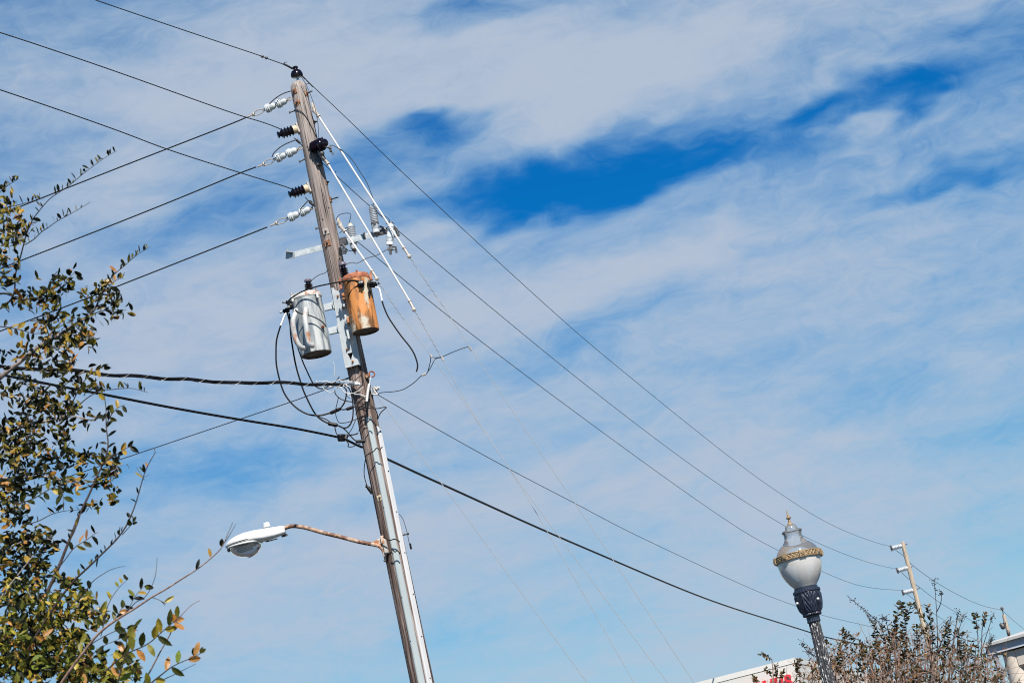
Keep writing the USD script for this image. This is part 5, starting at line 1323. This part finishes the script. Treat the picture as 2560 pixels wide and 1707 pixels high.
SIDE = V(0.976, 0, .216)
for pts, Ya, Yb, ra, rb, bark, start, gap, style in BR:
    p = path3(pts, Ya, Yb, per=5)
    n = len(p)
    rad = np.linspace(ra, rb, n) * tm
    tree.add('branch', MB().tube(p, rad, 7), M[bark], smooth=True)
    L = np.r_[0, np.cumsum(np.linalg.norm(np.diff(p, axis=0), axis=1))]
    s = start * L[-1]
    k = 0
    while s < L[-1] + 1e-6:
        i = min(np.searchsorted(L, s), n - 2); i = max(i, 0)
        c = np.array([np.interp(s, L, p[:, j]) for j in range(3)])
        t_ = unit(p[min(i + 1, n - 1)] - p[max(i - 1, 0)])
        lit = pix(c)[1] > 1480
        if style == 'up':
            if rs.rand() < .85:
                ups = unit(V(-.25, 0, 1) + rs.normal(0, .38, 3))
                fo.put(c, unit(ups + t_ * rs.uniform(-.1, .5)), rs.normal(0, 1, 3), tm * rs.uniform(13, 25), tm * rs.uniform(4, 9), pick(lit))
                if rs.rand() < .3:
                    fo.put(c, unit(ups + t_ * .6 + rs.normal(0, .5, 3)), rs.normal(0, 1, 3), tm * rs.uniform(11, 22), tm * rs.uniform(4, 8), pick(lit))
        elif style == 'side' or style == 'big':
            g_ = 1 if k % 2 else -1
            sz = 1.0 if style == 'side' else 1.3
            up_ = np.cross(t_, V(0, -1, 0)) * g_
            fo.put(c, unit(up_ + t_ * .7 + rs.normal(0, .3, 3)), V(rs.normal(0, .6), -1, rs.normal(0, .6)), tm * sz * rs.uniform(19, 27), tm * sz * rs.uniform(9, 13), pick(lit))
        else:
            for q in range(rs.randint(2, 5)):
                dd = unit(rs.normal(0, 1, 3) + V(0, 0, -.15))
                o = c + dd * tm * rs.uniform(0, 26) * V(1, 2.5, 1)
                fo.put(o, unit(rs.normal(0, 1, 3) + dd * .8), rs.normal(0, 1, 3), tm * rs.uniform(18, 27), tm * rs.uniform(8, 13), pick(lit))
        s += gap * tm * rs.uniform(.55, 1.5)
        k += 1
# single leaves the photograph shows on the long bare shoots
for x, y, u_, v_, L_, W_, cc in ((490, 1424, .3, -1, 28, 9, 0), (527, 1393, -.2, -1, 24, 9, 0), (553, 1366, .1, -1, 20, 12, 0), (366, 1464, .1, .2, 10, 11, 1), (434, 1556, .0, -1, 22, 16, 3), (437, 1553, 1, -.35, 24, 16, 3), (316, 1449, -.5, -1, 16, 8, 1), (305, 1458, -.4, -1, 16, 8, 0), (296, 1467, -.5, -1, 16, 8, 0),
                                 (487, 1640, -.2, -1, 22, 13, 1), (500, 1633, .4, -1, 18, 9, 0), (503, 1632, .8, -.7, 17, 9, 3), (332, 1305, .5, -1, 16, 8, 3), (400, 1501, .8, .5, 18, 6, 0)):
    d_ = RT * u_ - UPV * v_
    fo.put(at(x, y, 11.1), d_, V(.3, -1, .2) if W_ > 7 else V(1, -.3, .2), L_ * tm * .86, W_ * tm * .86, cc)
# crown masses: centre, half sizes (pixels), leaves
CL = [(10, 490, 25, 35, 26), (25, 545, 40, 30, 60), (60, 560, 35, 22, 32), (20, 590, 35, 30, 60), (50, 590, 25, 25, 24), (15, 640, 30, 40, 40), (45, 655, 14, 20, 10), (10, 695, 22, 30, 22), (35, 700, 16, 18, 10),
      (75, 735, 28, 18, 12), (120, 738, 28, 18, 14), (150, 728, 26, 18, 16), (35, 765, 30, 16, 12), (70, 765, 22, 14, 9), (105, 758, 16, 16, 8), (140, 755, 16, 18, 10),
      (225, 735, 26, 22, 18), (265, 728, 28, 28, 30), (285, 745, 26, 18, 16), (225, 762, 26, 20, 18), (285, 785, 26, 16, 14), (170, 790, 25, 16, 10), (120, 795, 28, 18, 14), (95, 806, 24, 15, 10), (130, 820, 26, 20, 22), (190, 828, 28, 20, 22), (222, 838, 24, 24, 22), (205, 855, 24, 18, 16),
      (150, 858, 36, 26, 46), (120, 880, 30, 24, 30), (160, 895, 30, 22, 30), (60, 868, 26, 16, 14), (15, 885, 20, 14, 10), (95, 912, 34, 20, 26), (135, 925, 34, 22, 34), (170, 905, 18, 22, 14),
      (45, 940, 34, 22, 24), (30, 985, 32, 28, 34), (75, 970, 40, 28, 46), (110, 1005, 44, 28, 50), (70, 1015, 34, 24, 34), (165, 985, 28, 22, 18), (215, 965, 26, 16, 14), (240, 968, 18, 18, 18), (155, 1025, 32, 18, 26), (185, 1010, 24, 18, 18),
      (45, 1055, 40, 26, 40), (95, 1075, 40, 22, 34), (15, 1095, 28, 28, 34), (55, 1110, 44, 28, 80), (30, 1140, 40, 28, 80), (85, 1120, 34, 28, 50), (110, 1135, 28, 26, 34), (150, 1085, 24, 24, 24), (160, 1120, 28, 28, 34), (175, 1150, 30, 22, 26), (120, 1165, 34, 22, 26), (60, 1170, 44, 22, 50),
      (215, 1140, 22, 16, 12), (205, 1165, 22, 16, 12), (240, 1130, 16, 18, 10), (275, 1155, 22, 22, 20), (280, 1180, 22, 18, 16), (255, 1205, 18, 20, 16), (285, 1230, 14, 24, 14), (170, 1205, 22, 14, 14), (20, 1215, 30, 22, 34), (55, 1230, 30, 22, 34), (20, 1255, 30, 24, 44), (45, 1275, 26, 26, 40), (25, 1300, 26, 22, 34), (60, 1300, 20, 16, 14), (225, 1268, 22, 14, 14), (240, 1258, 14, 12, 8), (280, 1255, 10, 16, 6),
      (105, 1335, 30, 22, 34), (60, 1345, 38, 22, 50), (125, 1365, 22, 22, 28), (20, 1345, 26, 20, 26), (40, 1385, 42, 28, 80), (90, 1395, 36, 30, 60), (20, 1420, 30, 28, 46), (60, 1430, 36, 26, 50), (105, 1420, 22, 22, 24),
      (40, 1465, 44, 24, 60), (90, 1460, 30, 22, 34), (135, 1435, 16, 16, 8), (150, 1450, 22, 18, 14), (25, 1510, 40, 28, 60), (80, 1505, 40, 26, 60), (130, 1500, 36, 26, 44), (180, 1460, 24, 20, 22), (195, 1490, 28, 22, 34), (215, 1500, 22, 22, 24),
      (30, 1560, 48, 30, 80), (90, 1555, 44, 28, 76), (145, 1545, 36, 26, 60), (190, 1530, 28, 24, 34), (215, 1525, 18, 20, 16), (30, 1610, 50, 32, 100), (90, 1610, 46, 32, 100), (145, 1600, 40, 32, 80), (185, 1590, 26, 22, 30), (245, 1545, 20, 16, 12), (262, 1535, 14, 16, 10), (230, 1560, 18, 16, 10), (215, 1595, 16, 16, 10),
      (30, 1665, 52, 32, 110), (90, 1665, 50, 32, 110), (150, 1660, 42, 32, 90), (200, 1640, 32, 28, 46), (225, 1675, 30, 26, 44), (185, 1695, 40, 26, 60), (255, 1640, 18, 18, 14), (260, 1690, 26, 24, 30), (295, 1690, 24, 26, 24), (300, 1650, 16, 26, 18), (335, 1660, 16, 18, 12), (340, 1690, 18, 18, 14), (215, 1615, 14, 14, 8),
      (-60, 560, 50, 70, 70), (-70, 760, 50, 80, 70), (-70, 960, 50, 80, 90), (-60, 1150, 45, 70, 80), (-60, 1330, 45, 70, 80), (-60, 1500, 45, 70, 90), (-50, 1660, 45, 60, 90), (60, 1745, 110, 45, 160), (210, 1750, 80, 45, 90), (-160, 900, 70, 200, 120), (-160, 1400, 70, 200, 120), (40, 1850, 150, 70, 140)]
for cx_, cy_, rx_, ry_, nn_ in CL:
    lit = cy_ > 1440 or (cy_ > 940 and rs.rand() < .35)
    for _ in range(int(nn_ * (1.65 if cy_ > 1440 else 1.05))):
        a_ = rs.uniform(0, 2 * np.pi); rr = rs.uniform(0, 1) ** .55
        Yd = (12.2 if cy_ > 1440 else 12.8) + rs.normal(0, .30) + (rs.uniform(.3, 1.0) if rs.rand() < .3 else 0)
        c = at(cx_ + rx_ * rr * math.cos(a_), cy_ + ry_ * rr * math.sin(a_), Yd)
        dd = unit(rs.normal(0, 1, 3) + V(.15, 0, -.1))
        nr = unit(rs.normal(0, 1, 3) + V(.15, -.25, .35))
        b_ = 1.12 if cy_ > 1560 else 1.0
        fo.put(c - dd * tm * 10, dd, nr, tm * b_ * rs.uniform(13, 27), tm * b_ * rs.uniform(6, 12.5), pick(lit))


def seen(p, L, W):
    x, y, w = pix(p)
    return np.where((x > 0) & (x < 2560) & (y > 0) & (y < 1707), L * W / w ** 2, 0)


fo.finish(tree, 300, LM, [('upper_leaves', L_SHADE, lambda p, c: pix(p)[1] <= 1450), ('lower_leaves', L_LIT, lambda p, c: pix(p)[1] > 1450)], seen)

# --- the shrub right of the lamp post
SY = 26.0
sm = mpp(SY, 2250, 1600)
sroot = at(2335, 2180, SY); sroot = V(sroot[0], SY, 0)
shrub = Thing('leafless_shrub', 'tall twiggy shrub with sparse brown leaves and seed heads right of the lamp post', 'shrub', sroot)
fs = Foliage(29); rs = fs.rs
SL = [leaf_mat('dull_green_leaf', [(.03, .036, .012), (.08, .08, .022)]), leaf_mat('brown_leaf', [(.09, .045, .024), (.19, .10, .05)]), leaf_mat('ochre_leaf', [(.24, .14, .045), (.34, .22, .07)]), leaf_mat('red_leaf', [(.16, .035, .02), (.20, .06, .03)])]
SMIX = leaf_mat('mixed_brown_leaf', [(.014, .017, .007), (.03, .034, .011), (.06, .062, .018), (.10, .075, .025), (.15, .07, .03), (.22, .11, .05), (.30, .19, .07)])
env = lambda x: np.interp(x, [1880, 1930, 1990, 2030, 2070, 2110, 2150, 2200, 2250, 2300, 2345, 2390, 2430, 2465, 2500, 2540], [1700, 1680, 1660, 1610, 1580, 1560, 1560, 1550, 1540, 1535, 1530, 1540, 1550, 1580, 1620, 1660])


def stalk(tip, start, Yb, r0, r1, bend=0.0, mat='tan_twig', n=9):
    a = np.array(start, float); b = np.array(tip, float)
    mid = (a + b) / 2 + V(bend, 0)
    q = smooth_line([a, mid, b], n)
    Ys = np.linspace(Yb[0], Yb[1], n)
    return np.array([at(x, y, Y) for (x, y), Y in zip(q, Ys)]), np.linspace(r0, r1, n) * sm


def leafpair(c, t_, size, cl):
    for sgn_ in (-1, 1):
        side = unit(np.cross(t_, V(rs.normal(0, .5), -1, rs.normal(0, .5)))) * sgn_
        fs.put(c, unit(side + t_ * .55 + rs.normal(0, .25, 3)), rs.normal(0, 1, 3), sm * size * rs.uniform(.8, 1.2), sm * size * rs.uniform(.38, .6), cl)


big_ = MB(); fine = MB(); stems = []
for k in range(135):
    x = rs.uniform(1985, 2530) if k > 15 else rs.uniform(1900, 2010)
    top = env(x) + abs(rs.normal(0, 60)) + rs.uniform(22, 60) + (25 if k <= 15 else 0)
    st_x = 2335 + (x - 2335) * rs.uniform(.18, .5) + rs.normal(0, 22)
    p, r = stalk((x + rs.normal(0, 6), top), (st_x, 2180), (SY + rs.normal(0, .25), SY + rs.normal(0, .6)), rs.uniform(2.4, 4.6), .7, (x - st_x) * rs.uniform(-.16, .10) + rs.normal(0, 12), n=14)
    if k < 46:
        shrub.add('stem', MB().tube(p, r, 6), M['tan_twig'], smooth=True)
    else:
        big_.tube(p, r, 5)
    stems.append(p)
for p in stems:
    for _ in range(34):
        i = rs.randint(4, len(p))
        c = p[i]
        x, y, w = pix(c)
        if y > 1900: continue
        tip = c + (RT * rs.normal(0, 30) + UPV * rs.normal(22, 24)) * sm + V(0, rs.normal(0, .12), 0)
        q = np.array([c, (c + tip) / 2 + rs.normal(0, .022, 3), tip])
        fine.tube(q, np.array([.65, .5, .3]) * sm * rs.uniform(.7, 1.3), 4)
        y2 = pix(tip)[1]
        lim = env(pix(tip)[0])
        if y2 > lim - 25:
            dep = y2 - lim
            for g_ in range(rs.poisson(.5 if dep < 30 else 1.1 if dep < 75 else 1.5)):
                cl = rs.choice(4, p=[.46, .36, .14, .04])
                leafpair(q[1] + (tip - q[1]) * rs.rand(), unit(tip - c), rs.uniform(7, 11.5), cl)
shrub.add('fine_stems', big_, M['tan_twig'], smooth=True, kind='stuff')
shrub.add('twigs', fine, M['tan_twig'], smooth=False, kind='stuff')
# leafy shoots and seed heads the photograph shows singly
SHOOT = [((2212, 1670), (2250, 1505), 0, 14), ((2250, 1620), (2280, 1508), -6, 12), ((2320, 1560), (2281, 1508), 0, 12), ((2330, 1640), (2318, 1512), 6, 10), ((2200, 1640), (2186, 1550), -4, 10), ((2225, 1650), (2204, 1560), 0, 10), ((2150, 1600), (2104, 1575), -4, 11), ((2120, 1640), (2108, 1572), 0, 8), ((2180, 1650), (2150, 1605), 0, 11),
         ((2265, 1560), (2252, 1502), 0, 13), ((2240, 1595), (2238, 1538), 0, 9), ((2400, 1700), (2402, 1580), 4, 13), ((2430, 1700), (2440, 1615), 0, 12), ((2445, 1590), (2438, 1530), 0, 11), ((2455, 1575), (2462, 1535), 0, 10), ((2110, 1660), (2098, 1610), 0, 10), ((2070, 1700), (2102, 1630), 4, 12), ((2060, 1600), (2067, 1605), 0, 8),
         ((1940, 1700), (1940, 1660), 0, 9), ((1930, 1690), (1912, 1670), 0, 9), ((1950, 1700), (1958, 1676), 0, 9), ((1990, 1700), (1998, 1650), 0, 9), ((2000, 1690), (1985, 1655), 0, 9), ((1930, 1648), (1900, 1633), 0, 9), ((2030, 1690), (2035, 1665), 0, 9), ((1890, 1705), (1885, 1690), 0, 9), ((2090, 1690), (2055, 1680), -3, 13), ((2350, 1680), (2370, 1560), 5, 12), ((2480, 1700), (2500, 1690), 0, 10),
         ((2140, 1700), (2160, 1620), 0, 12), ((2170, 1690), (2195, 1600), 0, 11), ((2295, 1640), (2290, 1560), 0, 11), ((2360, 1600), (2366, 1555), 0, 10), ((2300, 1590), (2320, 1565), 0, 9), ((2260, 1680), (2262, 1585), 0, 12)]
for a, b, bend, size in SHOOT:
    far_ = (a[0] + (a[0] - b[0]) * .5, a[1] + 190)
    shrub.add('shoot', MB().tube(*stalk(a, far_, (SY, SY - .1), 1.6, 1.1, 0, n=6), 5), M['tan_twig'])
    p, r = stalk(b, a, (SY - .1, SY - .4), 1.1, .45, bend, n=10)
    shrub.add('shoot', MB().tube(p, r, 5), M['twig'])
    L = np.r_[0, np.cumsum(np.linalg.norm(np.diff(p, axis=0), axis=1))]
    s = L[-1] * .25
    while s < L[-1]:
        c = np.array([np.interp(s, L, p[:, j]) for j in range(3)])
        leafpair(c, unit(p[-1] - p[0]), size * rs.uniform(.9, 1.1), rs.choice(4, p=[.62, .24, .11, .03]))
        s += size * .52 * sm
HEAD = [((2250, 1600), (2122, 1492), (2165, 1610)), ((2210, 1600), (2170, 1540), (2172, 1545)), ((2344, 1620), (2335, 1446), None), ((2341, 1530), (2352, 1476), None), ((2380, 1640), (2398, 1527), None), ((2395, 1640), (2410, 1535), None), ((2035, 1640), (2005, 1607), None), ((2060, 1650), (2020, 1626), None), ((2450, 1640), (2484, 1533), None), ((2460, 1660), (2482, 1590), None), ((2440, 1680), (2478, 1595), None), ((2205, 1580), (2207, 1540), None), ((2330, 1660), (2378, 1545), None), ((2290, 1640), (2415, 1580), None), ((2225, 1600), (2212, 1540), None)]
for a, b, _ in HEAD:
    p, r = stalk(b, a, (SY - .1, SY - .3), 1.3, .6, rs.normal(0, 4), n=10)
    h_ = shrub.add('shoot', MB().tube(p, r, 5), M['seed'])
    m = MB()
    long_ = b[0] == 2122
    for q in range(26 if not long_ else 60):
        f_ = 1 - rs.uniform(0, .20 if not long_ else .75) ** (1.0)
        c = p[0] + (p[-1] - p[0]) * f_
        c = np.array([np.interp(f_ * (len(p) - 1), np.arange(len(p)), p[:, j]) for j in range(3)])
        o = c + (RT * rs.normal(0, 4.2) + UPV * rs.normal(1, 3.5)) * sm * (1.3 if f_ > .9 else .8) + V(0, rs.normal(0, .02), 0)
        m.tube([c, o], .35 * sm, 3, False).ball(o, sm * rs.uniform(.9, 1.6), 0)
    shrub.add('seed_head', m, M['seed'], parent=h_)
fs.finish(shrub, 300, SL, [('small_leaves', SMIX, lambda p, c: True)], seen)
